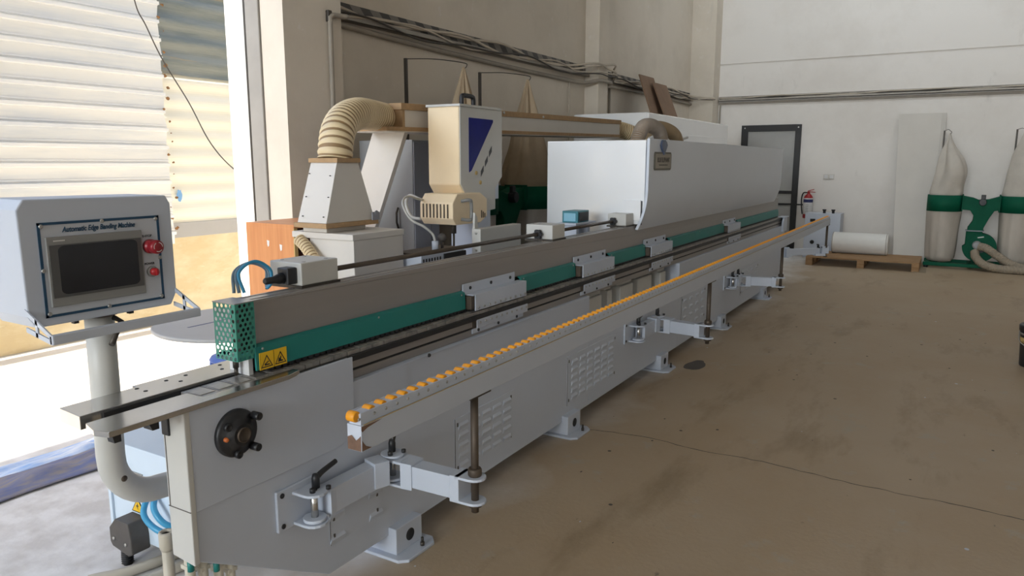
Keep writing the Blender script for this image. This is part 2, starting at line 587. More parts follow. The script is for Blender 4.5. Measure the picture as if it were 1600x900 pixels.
def ribbed(pts, r, pitch, amp=0.08, seg=20, wire=True):
    """ribbed flexible hose with a spiral reinforcement; material 0 skin, 1 groove"""
    p = resample(bez(pts, 400), pitch / 6)
    mb = MB()
    mb.tube(p, r, seg, 0, rf=lambda i: 1 + amp * math.cos(2 * PI * i / 6), mif=(lambda i: 1 if (i % 6) in (2, 3) else 0) if wire else None)
    return mb


def text_mesh(name, body, size, m, parent, origin, right, up, shear=0.0, align='CENTER', bold=0.0, ext=0.0004, squeeze=1.0):
    cu = bpy.data.curves.new(name, 'FONT')
    cu.body = body
    cu.size = size
    cu.align_x = align
    cu.align_y = 'CENTER'
    cu.shear = shear
    cu.extrude = ext
    cu.offset = bold
    tmp = bpy.data.objects.new('tmp_text', cu)
    C.objects.link(tmp)
    dg = bpy.context.evaluated_depsgraph_get()
    me = bpy.data.meshes.new_from_object(tmp.evaluated_get(dg))
    bpy.data.objects.remove(tmp)
    bpy.data.curves.remove(cu)
    right = Vector(right).normalized()
    up = Vector(up).normalized()
    nrm = right.cross(up)
    mt = Matrix(((right.x, up.x, nrm.x, origin[0]), (right.y, up.y, nrm.y, origin[1]), (right.z, up.z, nrm.z, origin[2]), (0, 0, 0, 1)))
    me.transform(mt)
    me.transform(Matrix.Translation(origin) @ Matrix.Scale(squeeze, 4, right) @ Matrix.Translation(-Vector(origin)))
    if CAM_SCALE:
        r_, b_, k_ = CAM_SCALE
        me.transform(Matrix.Translation(b_) @ Matrix.Scale(k_, 4) @ Matrix.Translation(-Vector(r_)))
    me.materials.clear()
    me.materials.append(M[m])
    me.name = name
    o = bpy.data.objects.new(name, me)
    C.objects.link(o)
    if parent is not None:
        put(o, parent)
    return o


def perforated(mb, org, eu, ev, W, H, nu, nv, rad):
    """sheet with staggered round holes; org corner, eu/ev unit vectors"""
    org = Vector(org)
    eu = Vector(eu)
    ev = Vector(ev)
    cw, ch = W / nu, H / nv

    def q(u, v):
        return org + eu * u + ev * v

    def cell(u0, v0):
        cx, cy = u0 + cw / 2, v0 + ch / 2
        sq = [(u0 + cw, cy), (u0 + cw, v0 + ch), (cx, v0 + ch), (u0, v0 + ch), (u0, cy), (u0, v0), (cx, v0), (u0 + cw, v0)]
        an = [0, PI / 4, PI / 2, 3 * PI / 4, PI, 5 * PI / 4, 3 * PI / 2, 7 * PI / 4]
        ho = [(cx + rad * math.cos(t), cy + rad * math.sin(t)) for t in an]
        mb.add([q(*p) for p in sq + ho], [(i, (i + 1) % 8, 8 + (i + 1) % 8, 8 + i) for i in range(8)])

    def solid(u0, u1, v0):
        mb.add([q(u0, v0), q(u1, v0), q(u1, v0 + ch), q(u0, v0 + ch)], [(0, 1, 2, 3)])
    for j in range(nv):
        v0 = j * ch
        if j % 2 == 0:
            for i in range(nu):
                cell(i * cw, v0)
        else:
            solid(0, cw / 2, v0)
            for i in range(nu - 1):
                cell(cw / 2 + i * cw, v0)
            solid(W - cw / 2, W, v0)
    return mb


def copy_tree(o, parent, off):
    c = o.copy()
    C.objects.link(c)
    c.parent = parent
    c.location = o.location + Vector(off) if off is not None else o.location
    for ch in list(o.children):
        copy_tree(ch, c, None)
    return c


# ================================================================== THE SETTING (most coordinates below were worked out from image pixels)
mb = MB()
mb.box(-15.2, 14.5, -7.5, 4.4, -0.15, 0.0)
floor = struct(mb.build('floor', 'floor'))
mb = MB()
pts = [(3.55, 1.99), (3.87, 1.83), (3.96, 1.47), (3.93, 1.08), (3.945, 0.77), (3.905, 0.41), (3.89, 0.12), (3.892, -0.15), (3.88, -0.4), (3.9, -0.9), (3.86, -1.6), (3.9, -2.6)]
pth = bez([(x, y, 0.0006) for x, y in pts], 80)
random.seed(3)
vs = []
for i, p in enumerate(pth):
    w = 0.002 + 0.003 * random.random()
    q = p + Vector((random.uniform(-.006, .006), 0, 0))
    vs += [q - Vector((w, 0, 0)), q + Vector((w, 0, 0))]
mb.add(vs, [(2 * i, 2 * i + 1, 2 * i + 3, 2 * i + 2) for i in range(len(pth) - 1)])
o = mb.build('crack', 'crack', floor)

mb = MB()
mb.box(-13, 14.5, 4.4, 6.75, -0.15, -0.002)
struct(mb.build('yard_ground', 'yard'))

# side wall with the big doorway (opening x -3 .. 3.69), its piers and pilasters
mb = MB()
mb.box(4.25, 14.5, 4.35, 4.58, 0, 6.4)
mb.box(-15.2, -3.0, 4.35, 4.59, 0, 6.4)
mb.box(-3.0, 3.69, 4.35, 4.59, 4.6, 6.4)
mb.box(3.69, 4.25, 4.0, 4.22, 0, 6.4)          # pier beside the doorway
mb.box(3.72, 4.25, 4.22, 4.35, 0, 6.4)
mb.box(9.2, 9.5, 4.15, 4.35, 0, 6.4)           # middle pilaster
mb.box(13.72, 14.1, 3.91, 4.35, 0, 6.4)        # corner pilaster
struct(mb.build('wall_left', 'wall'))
mb = MB()
mb.box(3.685, 4.25, 4.375, 4.585, 0, 4.6)
struct(mb.build('trim_1', 'jamb', bevel=0.006))
mb = MB()
mb.box(3.675, 3.72, 4.226, 4.36, 0, 4.6)
struct(mb.build('trim_3', 'jambgrey', bevel=0.006))
mb = MB()
mb.box(3.676, 3.70, 4.36, 4.378, 0, 4.6)
struct(mb.build('trim_2', 'darksteel'))
mb = MB()
mb.box(14.1, 14.5, -7.5, 4.35, 0, 3.36)
mb.box(14.13, 14.5, -7.5, 4.35, 3.36, 6.4)
mb.box(14.1, 14.14, -7.5, 3.91, 3.385, 6.4)
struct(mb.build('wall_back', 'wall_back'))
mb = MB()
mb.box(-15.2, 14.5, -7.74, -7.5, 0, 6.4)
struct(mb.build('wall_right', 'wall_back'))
mb = MB()
mb.box(-15.2, -15.0, -7.5, 4.6, 0, 2.1)
mb.box(-15.2, -15.0, -7.5, 4.6, 5.9, 6.4)
mb.box(-15.2, -15.0, -7.5, -2.0, 2.1, 5.9)
mb.box(-15.2, -15.0, 4.2, 4.6, 2.1, 5.9)  # opening added for the front fill light
struct(mb.build('wall_front', 'wall_back'))
mb = MB()
mb.box(-15.2, 2.5, -7.74, 4.59, 6.4, 6.55)
mb.box(2.5, 10.1, -7.74, 4.59, 6.4, 6.55)
mb.box(10.1, 14.5, -7.74, 4.59, 6.4, 6.55)
struct(mb.build('ceiling', 'ceil'))
mb = MB()
mb.hexa([(10.42, -2.75, 5.18), (10.46, -2.75, 5.22), (10.46, 3.35, 5.22), (10.42, 3.35, 5.18)], [(11.50, -2.75, 6.38), (11.54, -2.75, 6.40), (11.54, 3.35, 6.40), (11.50, 3.35, 6.38)])
mb.box(10.38, 10.44, -2.75, 3.35, 5.16, 6.4)
struct(mb.build('added_pane_1', 'labelwhite'))  # added pane backing the roof fill light
mb = MB()
mb.box(-15.14, -15.12, -2.0, 4.2, 2.1, 5.9)
struct(mb.build('added_pane_2', 'labelwhite'))  # added pane backing the front fill light

# steel door in the back wall
d = thing('door_1', (14.05, 2.93, 0), 'black framed steel door with a dull grey sheet in the back wall', 'door')
d['kind'] = 'structure'
mb = MB()
mb.box(14.05, 14.1, 2.41, 2.51, 0.0, 2.27)
mb.box(14.05, 14.1, 3.33, 3.45, 0.0, 2.27)
mb.box(14.05, 14.1, 2.51, 3.33, 2.155, 2.27)
mb.box(14.05, 14.1, 2.51, 3.33, 0.0, 0.12)
mb.box(14.055, 14.1, 2.51, 3.33, 1.045, 1.10)
mb.box(14.055, 14.1, 2.51, 3.33, 0.84, 0.875)
mb.build('door_frame', 'blackpaint', d, bevel=0.004)
mb = MB()
mb.box(14.07, 14.095, 2.50, 3.34, 0.10, 2.17)
mb.build('door_sheet', 'sheetglass', d)
mb = MB()
mb.cyl((14.03, 2.40, 0.86), (14.03, 2.30, 0.86), 0.012)
mb.cyl((14.03, 2.40, 0.86), (14.06, 2.43, 0.86), 0.012)
mb.build('door_bolt', 'blackpaint', d)
for y in (2.46, 3.39):
    mb = MB()
    mb.cyl((14.052, y, 2.22), (14.044, y, 2.22), 0.012)
    mb.build('screw', 'screw', d)

# ================================================================== YARD OUTSIDE
mb = MB()
nx, nz = 120, 8
random.seed(11)
vs = []
for j in range(nz + 1):
    for i in range(nx + 1):
        x = -13 + 27.5 * i / nx
        z = 0.86 * j / nz
        y = 6.7 + 0.012 * noise.noise(Vector((x * 3, z * 5, 0)))
        if j == nz:
            z += 0.02 * noise.noise(Vector((x * 2.3, 4, 1)))
        vs.append((x, y, z))
mb.add(vs, [(j * (nx + 1) + i, j * (nx + 1) + i + 1, (j + 1) * (nx + 1) + i + 1, (j + 1) * (nx + 1) + i) for j in range(nz) for i in range(nx)])
mb.box(-13, 14.5, 6.73, 6.97, -0.15, 0.855)
struct(mb.build('wall_yard', 'retain'))


def sheet(x0, x1, z0, z1, y, prof, name, m, label, ragged=False):
    """horizontal ribs; prof = list of (dz, dy) for one period"""
    mb = MB()
    per = prof[-1][0]
    zs = []
    z = z0
    while z < z1:
        for dz, dy in prof[:-1]:
            if z + dz <= z1:
                zs.append((z + dz, dy))
        z += per
    zs.append((z1, 0))
    nx = 40
    vs = []
    for z, dy in zs:
        for i in range(nx + 1):
            x = x0 + (x1 - x0) * i / nx
            if ragged and i == nx:
                x += 0.025 * noise.noise(Vector((z * 7, 2, 3)))
            vs.append((x, y + dy + 0.004 * noise.noise(Vector((x * 1.5, z * 2, 1))), z + 0.006 * noise.noise(Vector((x * 0.7, 1, 5)))))
    mb.add(vs, [(j * (nx + 1) + i, j * (nx + 1) + i + 1, (j + 1) * (nx + 1) + i + 1, (j + 1) * (nx + 1) + i) for j in range(len(zs) - 1) for i in range(nx)])
    o = mb.build(name, m, solid=0.004)
    return tag(o, label, 'metal sheet')


trap = [(0, 0), (0.088, 0), (0.094, -0.030), (0.118, -0.030), (0.124, 0), (0.138, 0), (0.141, -0.010), (0.150, -0.010), (0.153, 0), (0.167, 0)]
wave = [(0.02 * k, 0.013 * math.sin(2 * PI * k / 9)) for k in range(10)]
sheet(-13, 4.56, 0.80, 3.45, 6.62, trap, 'ribbed_metal_sheet', 'sheet_white', 'white ribbed metal fence sheeting with a ragged rusty right edge, behind the control panel', True)
sheet(4.50, 9.5, 0.98, 2.47, 6.66, wave, 'corrugated_metal_sheet', 'sheet_cream', 'cream corrugated fence sheet with small holes above the golden concrete wall')
sheet(4.50, 9.5, 2.44, 3.45, 6.64, wave, 'corrugated_metal_sheet', 'sheet_galv', 'dark galvanised corrugated sheet with rust spots at the top right of the fence')
mb = MB()
mb.box(4.45, 9.5, 6.65, 6.67, 0.85, 1.0)
tag(mb.build('fence_strip', 'discgrey', bevel=0.004), 'weathered grey strip along the foot of the cream corrugated sheet', 'metal strip')
random.seed(5)
rs = []
for k in range(24):
    z = 0.95 + k * 0.105 + random.uniform(-.02, .02)
    x = 4.55 + random.uniform(-.03, .05)
    s = random.uniform(0.008, 0.026)
    mb = MB()
    w_ = [0.6 + 0.7 * random.random() for _ in range(9)]
    mb.add([(x, 6.588, z)] + [(x + s * w_[i] * math.cos(2 * PI * i / 9), 6.592, z + 0.75 * s * w_[i] * math.sin(2 * PI * i / 9)) for i in range(9)], [(0, i + 1, (i + 1) % 9 + 1) for i in range(9)])
    rs.append(mb)
for m_ in rs:
    m_.build('rust_spot', 'rust', bpy.data.objects['ribbed_metal_sheet'])
mb = MB()
vs = [(0, 0)]
random.seed(9)
for k in range(18):
    t = 2 * PI * k / 18
    r = 0.034 * (1 + 0.35 * random.random())
    vs.append((r * math.cos(t) * 0.8, r * math.sin(t) * 1.5))
mb.add([(4.66 + x, 6.628, 1.27 + z) for x, z in vs], [(0, k + 1, (k + 1) % 18 + 1) for k in range(18)])
mb.build('paint_spray', 'bluespray', bpy.data.objects['corrugated_metal_sheet'])

mb = MB()
mb.tube(bez([(4.10, 6.35, 3.6), (4.196, 6.4, 3.018), (4.287, 6.4, 2.815), (4.433, 6.4, 2.525), (4.672, 6.4, 2.166), (4.893, 6.4, 1.778), (5.181, 6.4, 1.504), (5.7, 6.4, 1.2)], 50), 0.006, 6)
tag(mb.build('hanging_cable', 'cable_dark'), 'thin black cable hanging across the outdoor fence', 'cable')

# blue tarpaulin lying in the doorway
mb = MB()
nx, ny = 90, 14
vs = []
for j in range(ny + 1):
    for i in range(nx + 1):
        x = -2.5 + 4.95 * i / nx
        yy = 3.74 + 0.30 * j / ny + 0.04 * noise.noise(Vector((x * 1.5, 0, 7)))
        z = 0.012 + 0.05 * abs(noise.noise(Vector((x * 3, yy * 9, 2)))) * math.sin(PI * j / ny)
        vs.append((x, yy, z))
mb.add(vs, [(j * (nx + 1) + i, j * (nx + 1) + i + 1, (j + 1) * (nx + 1) + i + 1, (j + 1) * (nx + 1) + i) for j in range(ny) for i in range(nx)], 0, True)
tag(mb.build('tarpaulin', 'tarp', solid=0.004), 'crumpled dark blue tarpaulin strip along the doorway threshold', 'tarpaulin')
mb = MB()
vs = []
for j in range(ny + 1):
    for i in range(nx + 1):
        x = -2.5 + 4.9 * i / nx
        yy = 4.04 + 0.16 * j / ny + 0.05 * noise.noise(Vector((x * 1.7, 2, 7)))
        z = 0.012 + 0.07 * abs(noise.noise(Vector((x * 4, yy * 10, 5)))) * math.sin(PI * j / ny)
        vs.append((x, yy, z))
mb.add(vs, [(j * (nx + 1) + i, j * (nx + 1) + i + 1, (j + 1) * (nx + 1) + i + 1, (j + 1) * (nx + 1) + i) for j in range(ny) for i in range(nx)], 0, True)
tag(mb.build('tarpaulin', 'tarp_sunlit', solid=0.004), 'outer part of the blue tarpaulin, sunlight painted in as pale blue and white', 'tarpaulin')

# round grey table with a slot, behind the perforated end cap
t = thing('round_table', (2.31, 2.893, 0), 'round grey table top with a dark slot, behind the green perforated end cap', 'table')
mb = MB()
mb.lathe([(0.385, 0), (0.39, 0.004), (0.39, 0.014), (0.385, 0.018)], (2.31, 2.893, 0.832), 'z', 48)
top = mb.build('table_top', 'discgrey', t)
mb = MB()
mb.box(2.08, 2.31, 2.965, 2.976, 0.8498, 0.8508)
mb.build('slot', 'navy', top)
mb = MB()
mb.lathe([(0.2, 0), (0.2, 0.02), (0.05, 0.05), (0.035, 0.1), (0.035, 0.832)], (2.31, 2.893, 0), 'z', 20)
mb.build('pedestal', 'greydark', t)

# blue plastic stool
t = thing('plastic_stool', (2.86, 3.66, 0), 'blue plastic stool behind the infeed table, mostly hidden', 'stool')
mb = MB()
mb.lathe([(0.10, 0.0), (0.13, -0.012), (0.142, -0.03), (0.14, -0.035), (0.12, -0.02)], (2.86, 3.66, 0.462), 'z', 28)
mb.lathe([(0.0, 0.0), (0.10, 0.0)], (2.86, 3.66, 0.462), 'z', 28)
mb.build('seat', 'blueplastic', t)
for sx in (-1, 1):
    for sy in (-1, 1):
        mb = MB()
        mb.tube([(2.86 + sx * 0.085, 3.66 + sy * 0.085, 0.44), (2.86 + sx * 0.13, 3.66 + sy * 0.13, 0.0)], 0.016, 10)
        mb.build('leg', 'blueplastic', t)

# ================================================================== EDGE BANDING MACHINE
mc = thing('edge_banding_machine', (5.7, 2.1, 0), 'long white edge banding machine with teal belt guard and orange roller rail, down the workshop', 'machine')

# --- base
mb = MB()
mb.prism([(1.285, 0.405), (1.82, 0.09), (2.3, 0.09), (2.3, 0.79), (1.97, 0.79), (1.97, 0.883), (1.285, 0.883)], 'y', 1.87, 1.96)
mb.box(2.3, 4.08, 1.87, 2.43, 0.09, 0.79)
mb.box(4.08, 5.0, 1.87, 2.43, 0.09, 0.56)
mb.box(5.0, 5.82, 1.87, 2.66, 0.09, 0.56)
mb.box(4.08, 5.0, 2.33, 2.43, 0.56, 0.79)
mb.box(5.0, 5.82, 2.35, 2.66, 0.56, 0.79)
mb.box(5.82, 10.15, 1.87, 2.66, 0.09, 0.79)
base = mb.build('base_frame', 'white', mc, bevel=0.003)
for x0, x1, y0 in ((4.17, 4.40, 1.93), (4.55, 4.62, 1.95), (4.74, 4.98, 1.94), (5.12, 5.42, 1.96), (5.54, 5.66, 1.93)):
    mb = MB()
    mb.box(x0, x1, y0, 2.25, 0.56, 0.745)
    mb.box(x0 - 0.02, x1 + 0.02, y0 + 0.02, 2.25, 0.745, 0.77)
    mb.build('inner_block', 'white_warm', mc, bevel=0.006)
# near access panel, proud of the base by a sheet's thickness
mb = MB()
mb.prism([(1.288, 0.565), (1.90, 0.565), (1.977, 0.60), (1.977, 0.888), (1.288, 0.885)], 'y', 1.864, 1.87)
mb.build('access_panel', 'white', mc, bevel=0.002)
mb = MB()
mb.prism([(1.862, 0.885), (1.966, 0.85), (1.966, 0.41), (1.862, 0.40)], 'x', 1.268, 1.288)
ep = mb.build('end_panel', 'white_warm', mc, bevel=0.003)
mb = MB()
mb.box(1.2665, 1.27, 1.862, 1.965, 0.572, 0.5745)
mb.box(1.2665, 1.27, 1.956, 1.9585, 0.575, 0.85)
mb.build('seam', 'conn', ep)
mb = MB()
mb.prism([(9.93, 0.72), (10.17, 0.72), (10.17, 0.90), (9.99, 0.90), (9.93, 0.84)], 'y', 1.845, 1.87)
mb.box(10.15, 10.17, 1.87, 2.66, 0.09, 0.90)
mb.build('far_end_plate', 'white', mc, bevel=0.004)
mb = MB()
mb.box(9.98, 10.19, 1.83, 1.92, 0.90, 0.91)
mb.build('far_end_ledge', 'white', mc)

# bolts in the front sheets
bl = MB()
bl.lathe([(0.0085, 0), (0.0085, -0.004), (0.006, -0.007)], (0, 0, 0), 'y', 12)
bolt0 = bl.build('bolt', 'black', mc)
spots = [(2.448, 0.786), (2.009, 0.787), (1.923, 0.828), (1.923, 0.775), (1.638, 0.823), (1.634, 0.773), (1.583, 0.756), (1.685, 0.756), (1.86, 0.756),
         (1.318, 0.577), (1.383, 0.578), (1.778, 0.578), (1.945, 0.787), (2.995, 0.775), (3.55, 0.775), (3.76, 0.765), (2.49, 0.43), (3.45, 0.46), (5.93, 0.725), (6.4, 0.735), (6.95, 0.74), (7.5, 0.745), (8.1, 0.755), (8.75, 0.765), (9.3, 0.77), (9.98, 0.80), (8.9, 0.43), (4.57, 0.36)]
for i, (x, z) in enumerate(spots):
    b = bolt0 if i == 0 else copy_tree(bolt0, mc, None)
    big = (x < 2 and z > 0.77)
    b.scale = (1.15, 1.2, 1.15) if big else (1, 1, 1)
    b.location = (x, 1.864 if x < 1.977 and z > 0.565 else 1.87 if x < 9.9 else 1.845, z)
for i, z in enumerate((0.867, 0.732, 0.594)):
    b = copy_tree(bolt0, mc, None)
    b.location = (1.296, 1.863, z)

# flange bearing
mb = MB()
mb.lathe([(0.076, 0), (0.076, -0.012), (0.070, -0.018), (0.052, -0.020), (0.050, -0.030), (0.036, -0.034), (0.034, -0.040)], (1.442, 1.864, 0.768), 'y', 40)
fb = mb.build('flange_bearing', 'black', mc)
mb = MB()
mb.lathe([(0.024, 0), (0.024, -0.012), (0.021, -0.013), (0.020, -0.010), (0.0, -0.010)], (1.442, 1.830, 0.768), 'y', 28)
mb.build('shaft_end', 'brownsteel', fb)
for dx, dz in ((0.058, 0.043), (0.048, -0.056), (-0.043, 0.034), (-0.010, -0.064)):
    ln = 0.03 if dx > 0 else 0.012
    mb = MB()
    mb.lathe([(0.013, 0), (0.013, -ln), (0.009, -ln - 0.003), (0.009, -ln - 0.001), (0, -ln - 0.001)], (1.442 + dx, 1.846, 0.768 + dz), 'y', 16)
    mb.build('bearing_bolt', 'black', fb)
mb = MB()
mb.lathe([(0.008, 0), (0.008, -0.010), (0.004, -0.014), (0, -0.014)], (1.391, 1.846, 0.765), 'y', 10)
mb.build('grease_plug', 'copper', fb)

# louvre panels
mb = MB()
w, h, dp = 0.042, 0.016, 0.006
mb.add([(-w, 0, -h), (w, 0, -h), (w * .9, -dp, h * .2), (-w * .9, -dp, h * .2), (-w * .8, 0, h), (w * .8, 0, h)], [(0, 1, 2, 3), (3, 2, 5, 4), (0, 3, 4), (1, 5, 2)])
louvre0 = [mb.build('louvre', 'white'), False]


def louvre(x0, x1, z0, z1, c, r, gaps):
    mb = MB()
    mb.box(x0, x1, 1.868, 1.872, z0, z1)
    lp = mb.build('louvre_panel', 'white', mc, bevel=0.0008)
    mb = MB()
    fr = [(x0, x0 + 0.002, z0, z1)]
    for a, b, cc, d in fr:
        mb.box(a, b, 1.8668, 1.8690, cc, d)
    mb.build('panel_seam', 'conn', lp)
    for i in range(c):
        for j in range(r):
            cx = x0 + (x1 - x0) * (0.13 + 0.74 * i / max(1, c - 1))
            cz = z0 + (z1 - z0) * (0.12 + 0.72 * j / max(1, r - 1))
            lv = louvre0[0] if not louvre0[1] else louvre0[0].copy()
            if louvre0[1]:
                C.objects.link(lv)
            louvre0[1] = True
            put(lv, lp)
            lv.location = (cx, 1.868, cz)
    for sx, sz in ((x0 + 0.02, z0 + 0.03), (x0 + 0.02, z1 - 0.03), (x1 - 0.03, z0 + 0.03), (x1 - 0.03, z1 - 0.03)):
        mb = MB()
        mb.box(sx - 0.004, sx + 0.004, 1.865, 1.869, sz - 0.009, sz + 0.009)
        mb.build('turn_lock', 'conn', lp)


louvre(2.63, 3.16, 0.17, 0.44, 5, 5, None)
louvre(3.78, 4.52, 0.17, 0.47, 6, 6, None)
louvre(1.83, 2.12, 0.20, 0.33, 2, 2, None)
louvre(7.9, 8.7, 0.2, 0.47, 4, 4, None)
louvre(5.9, 6.6, 0.2, 0.5, 4, 4, None)

# feet
def foot(x):
    mb = MB()
    mb.hexa([(x, 1.83, 0.012), (x + 0.17, 1.83, 0.012), (x + 0.17, 2.30, 0.012), (x, 2.30, 0.012)], [(x, 1.83, 0.125), (x + 0.17, 1.83, 0.125), (x + 0.17, 2.30, 0.125), (x, 2.30, 0.125)])
    f = mb.build('foot', 'white', mc, bevel=0.004)
    mb = MB()
    pts = [(x - 0.03, 2.3), (x - 0.03, 1.80), (x, 1.765), (x + 0.17, 1.765), (x + 0.205, 1.80), (x + 0.205, 2.3)]
    mb.prism(pts, 'z', 0.0, 0.014)
    mb.build('foot_plate', 'white', f, bevel=0.003)
    mb = MB()
    mb.lathe([(0.026, 0), (0.026, -0.0015), (0.0, -0.0015)], (x + 0.09, 1.83, 0.068), 'y', 24)
    mb.build('lifting_hole', 'slot', f)
    mb = MB()
    mb.cyl((x + 0.12, 1.79, 0.014), (x + 0.12, 1.79, 0.03), 0.009, seg=8)
    mb.cyl((x + 0.12, 1.79, 0.03), (x + 0.12, 1.79, 0.05), 0.006, seg=8)
    mb.build('levelling_bolt', 'darksteel', f)


for x in (2.155, 3.72, 5.33, 7.05, 8.90):
    foot(x)

# conveyor beam, chain and belts
mb = MB()
mb.box(1.98, 10.1, 1.895, 2.06, 0.832, 0.862)
mb.box(1.98, 10.1, 1.90, 2.06, 0.822, 0.832)
mb.box(1.98, 10.1, 1.895, 2.06, 0.790, 0.822)
mb.build('conveyor_beam', 'alu', mc, bevel=0.001)
mb = MB()
mb.box(1.98, 10.1, 1.8995, 1.906, 0.8225, 0.8315)
mb.build('beam_slot', 'slot', mc)
mb = MB()
mb.box(1.62, 10.1, 1.885, 2.02, 0.862, 0.884)
mb.build('chain_guide', 'black', mc, bevel=0.001)
mb = MB()
x = 1.36
while x < 10.05:
    mb.box(x, x + 0.066, 1.90, 2.0, 0.884, 0.8995)
    mb.box(x + 0.006, x + 0.06, 1.915, 1.985, 0.8995, 0.9015)
    x += 0.07
ch = mb.build('conveyor_chain', 'chainpad', mc, bevel=0.002)
mb = MB()
x = 1.66
while x < 10.0:
    mb.cyl((x, 1.935, 0.915), (x, 2.03, 0.915), 0.0125, seg=10)
    x += 0.03
mb.box(1.62, 10.0, 1.94, 2.03, 0.918, 0.935)
mb.build('pressure_belt', 'black', mc)

# pressure beam
mb = MB()
mb.box(1.60, 10.05, 1.95, 2.04, 1.003, 1.147)
mb.box(1.60, 10.05, 1.95, 1.968, 1.147, 1.151)
mb.box(1.60, 10.05, 1.978, 2.015, 1.147, 1.151)
mb.box(1.60, 10.05, 2.025, 2.04, 1.147, 1.151)
mb.build('pressure_beam', 'alu', mc, bevel=0.002)
mb = MB()
mb.box(1.615, 10.0, 1.965, 2.035, 0.935, 1.003)
mb.build('belt_housing', 'darksteel', mc)
for a, b in ((1.59, 2.81), (3.33, 3.99), (4.51, 5.17), (5.71, 7.355), (7.88, 9.98)):
    mb = MB()
    mb.prism([(1.948, 1.006), (1.928, 0.998), (1.925, 0.92), (1.932, 0.92), (1.936, 0.995), (1.948, 0.998)], 'x', a, b)
    g = mb.build('belt_guard', 'green', mc, bevel=0.001)
    n = max(2, int((b - a) / 0.6) + 1)
    for k in range(n):
        x = a + 0.03 + (b - a - 0.06) * k / (n - 1)
        mb = MB()
        mb.lathe([(0.0045, 0), (0.0045, -0.002), (0, -0.003)], (x, 1.9275, 0.990), 'y', 8)
        mb.build('guard_screw', 'screw', g)
    if a < 1.6:
        for q in (0, 1):
            x0 = 1.602 + q * 0.058
            mb = MB()
            mb.box(x0, x0 + 0.057, 1.9222, 1.9252, 0.919, 0.977)
            st = mb.build('warning_sticker', 'warn', g)
            cx = x0 + 0.0285
            mb = MB()
            tri = [(cx, 0.968), (cx + 0.025, 0.925), (cx - 0.025, 0.925)]
            tin = [(cx, 0.9615), (cx + 0.0195, 0.9285), (cx - 0.0195, 0.9285)]
            y = 1.9214
            mb.add([(p[0], y, p[1]) for p in tri + tin], [(0, 1, 4, 3), (1, 2, 5, 4), (2, 0, 3, 5)])
            if q == 0:
                mb.add([(cx - .010, y, .9315), (cx + .011, y, .9315), (cx + .012, y, .935), (cx - .004, y, .9365), (cx + .008, y, .943), (cx + .006, y, .946), (cx - .011, y, .937)], [tuple(range(7))])
            else:
                mb.add([(cx - .011, y, .9315), (cx + .010, y, .9315), (cx + .011, y, .936), (cx + .002, y, .9375), (cx + .004, y, .949), (cx + .001, y, .951), (cx - .004, y, .942), (cx - .006, y, .947), (cx - .008, y, .946)], [tuple(range(9))])
            mb.add([(x0, y, .919), (x0 + .0015, y, .919), (x0 + .0015, y, .977), (x0, y, .977)], [(0, 1, 2, 3)])
            mb.build('warning_symbol', 'black', g)
# perforated end cap
mb = MB()
perforated(mb, (1.522, 2.035, 0.965), (0, -1, 0), (0, 0, 1), 0.105, 0.188, 5, 12, 0.0068)
perforated(mb, (1.522, 1.93, 0.965), (1, 0, 0), (0, 0, 1), 0.075, 0.188, 4, 12, 0.0062)
mb.add([(1.522, 1.93, 0.965), (1.597, 1.93, 0.965), (1.597, 2.035, 0.965), (1.522, 2.035, 0.965)], [(0, 1, 2, 3)])
mb.add([(1.597, 1.93, 0.965), (1.597, 2.035, 0.965), (1.597, 2.035, 1.153), (1.597, 1.93, 1.153)], [(0, 1, 2, 3)])
pe = mb.build('perforated_guard', 'green_side', mc, solid=0.0015)
mb = MB()
mb.box(1.545, 1.585, 1.942, 1.985, 0.985, 1.145)
mb.build('dark_backing', 'black', pe, bevel=0.006)  # added black block that makes the holes of the guard look dark
mb = MB()
mb.box(1.520, 1.60, 1.928, 2.037, 1.153, 1.156)
mb.build('guard_top', 'alu', pe)
mb = MB()
mb.cyl((1.56, 1.99, 0.905), (1.56, 1.99, 0.93), 0.007, seg=10)
mb.cyl((1.56, 1.99, 0.93), (1.56, 1.99, 0.965), 0.010, seg=10)
mb.build('limit_switch', 'darksteel', mc)
mb = MB()
mb.box(1.583, 1.60, 1.955, 2.05, 0.902, 0.965)
mb.build('guard_post', 'labelwhite', mc)

# infeed plates
mb = MB()
mb.prism([(1.05, 1.972), (1.03, 1.90), (1.043, 1.852), (1.66, 1.852), (1.72, 1.868), (1.72, 1.898), (1.36, 1.898), (1.36, 1.972)], 'z', 0.884, 0.9005)
ip = mb.build('infeed_plate', 'steel', mc, bevel=0.0015)
for x, y0, y1, h in ((1.09, 1.93, 1.96, 0.05), (1.16, 1.86, 1.90, 0.022), (1.22, 1.93, 1.96, 0.03)):
    mb = MB()
    mb.hexa([(x + .01, y0, 0.884 - h), (x + 0.03, y0, 0.884 - h), (x + 0.03, y1, 0.884 - h), (x + .01, y1, 0.884 - h)], [(x, y0, 0.884), (x + 0.03, y0, 0.884), (x + 0.03, y1, 0.884), (x, y1, 0.884)])
    mb.build('plate_lug', 'black', ip)
mb = MB()
mb.box(1.262, 1.28, 1.93, 1.965, 0.80, 0.884)
mb.build('plate_bracket', 'black', ip, bevel=0.004)
mb = MB()
mb.prism([(1.068, 2.135), (1.057, 2.012), (1.66, 2.012), (1.66, 2.155), (1.30, 2.155), (1.30, 2.135)], 'z', 0.870, 0.910)
ifn = mb.build('infeed_fence', 'steel', mc, bevel=0.0015)
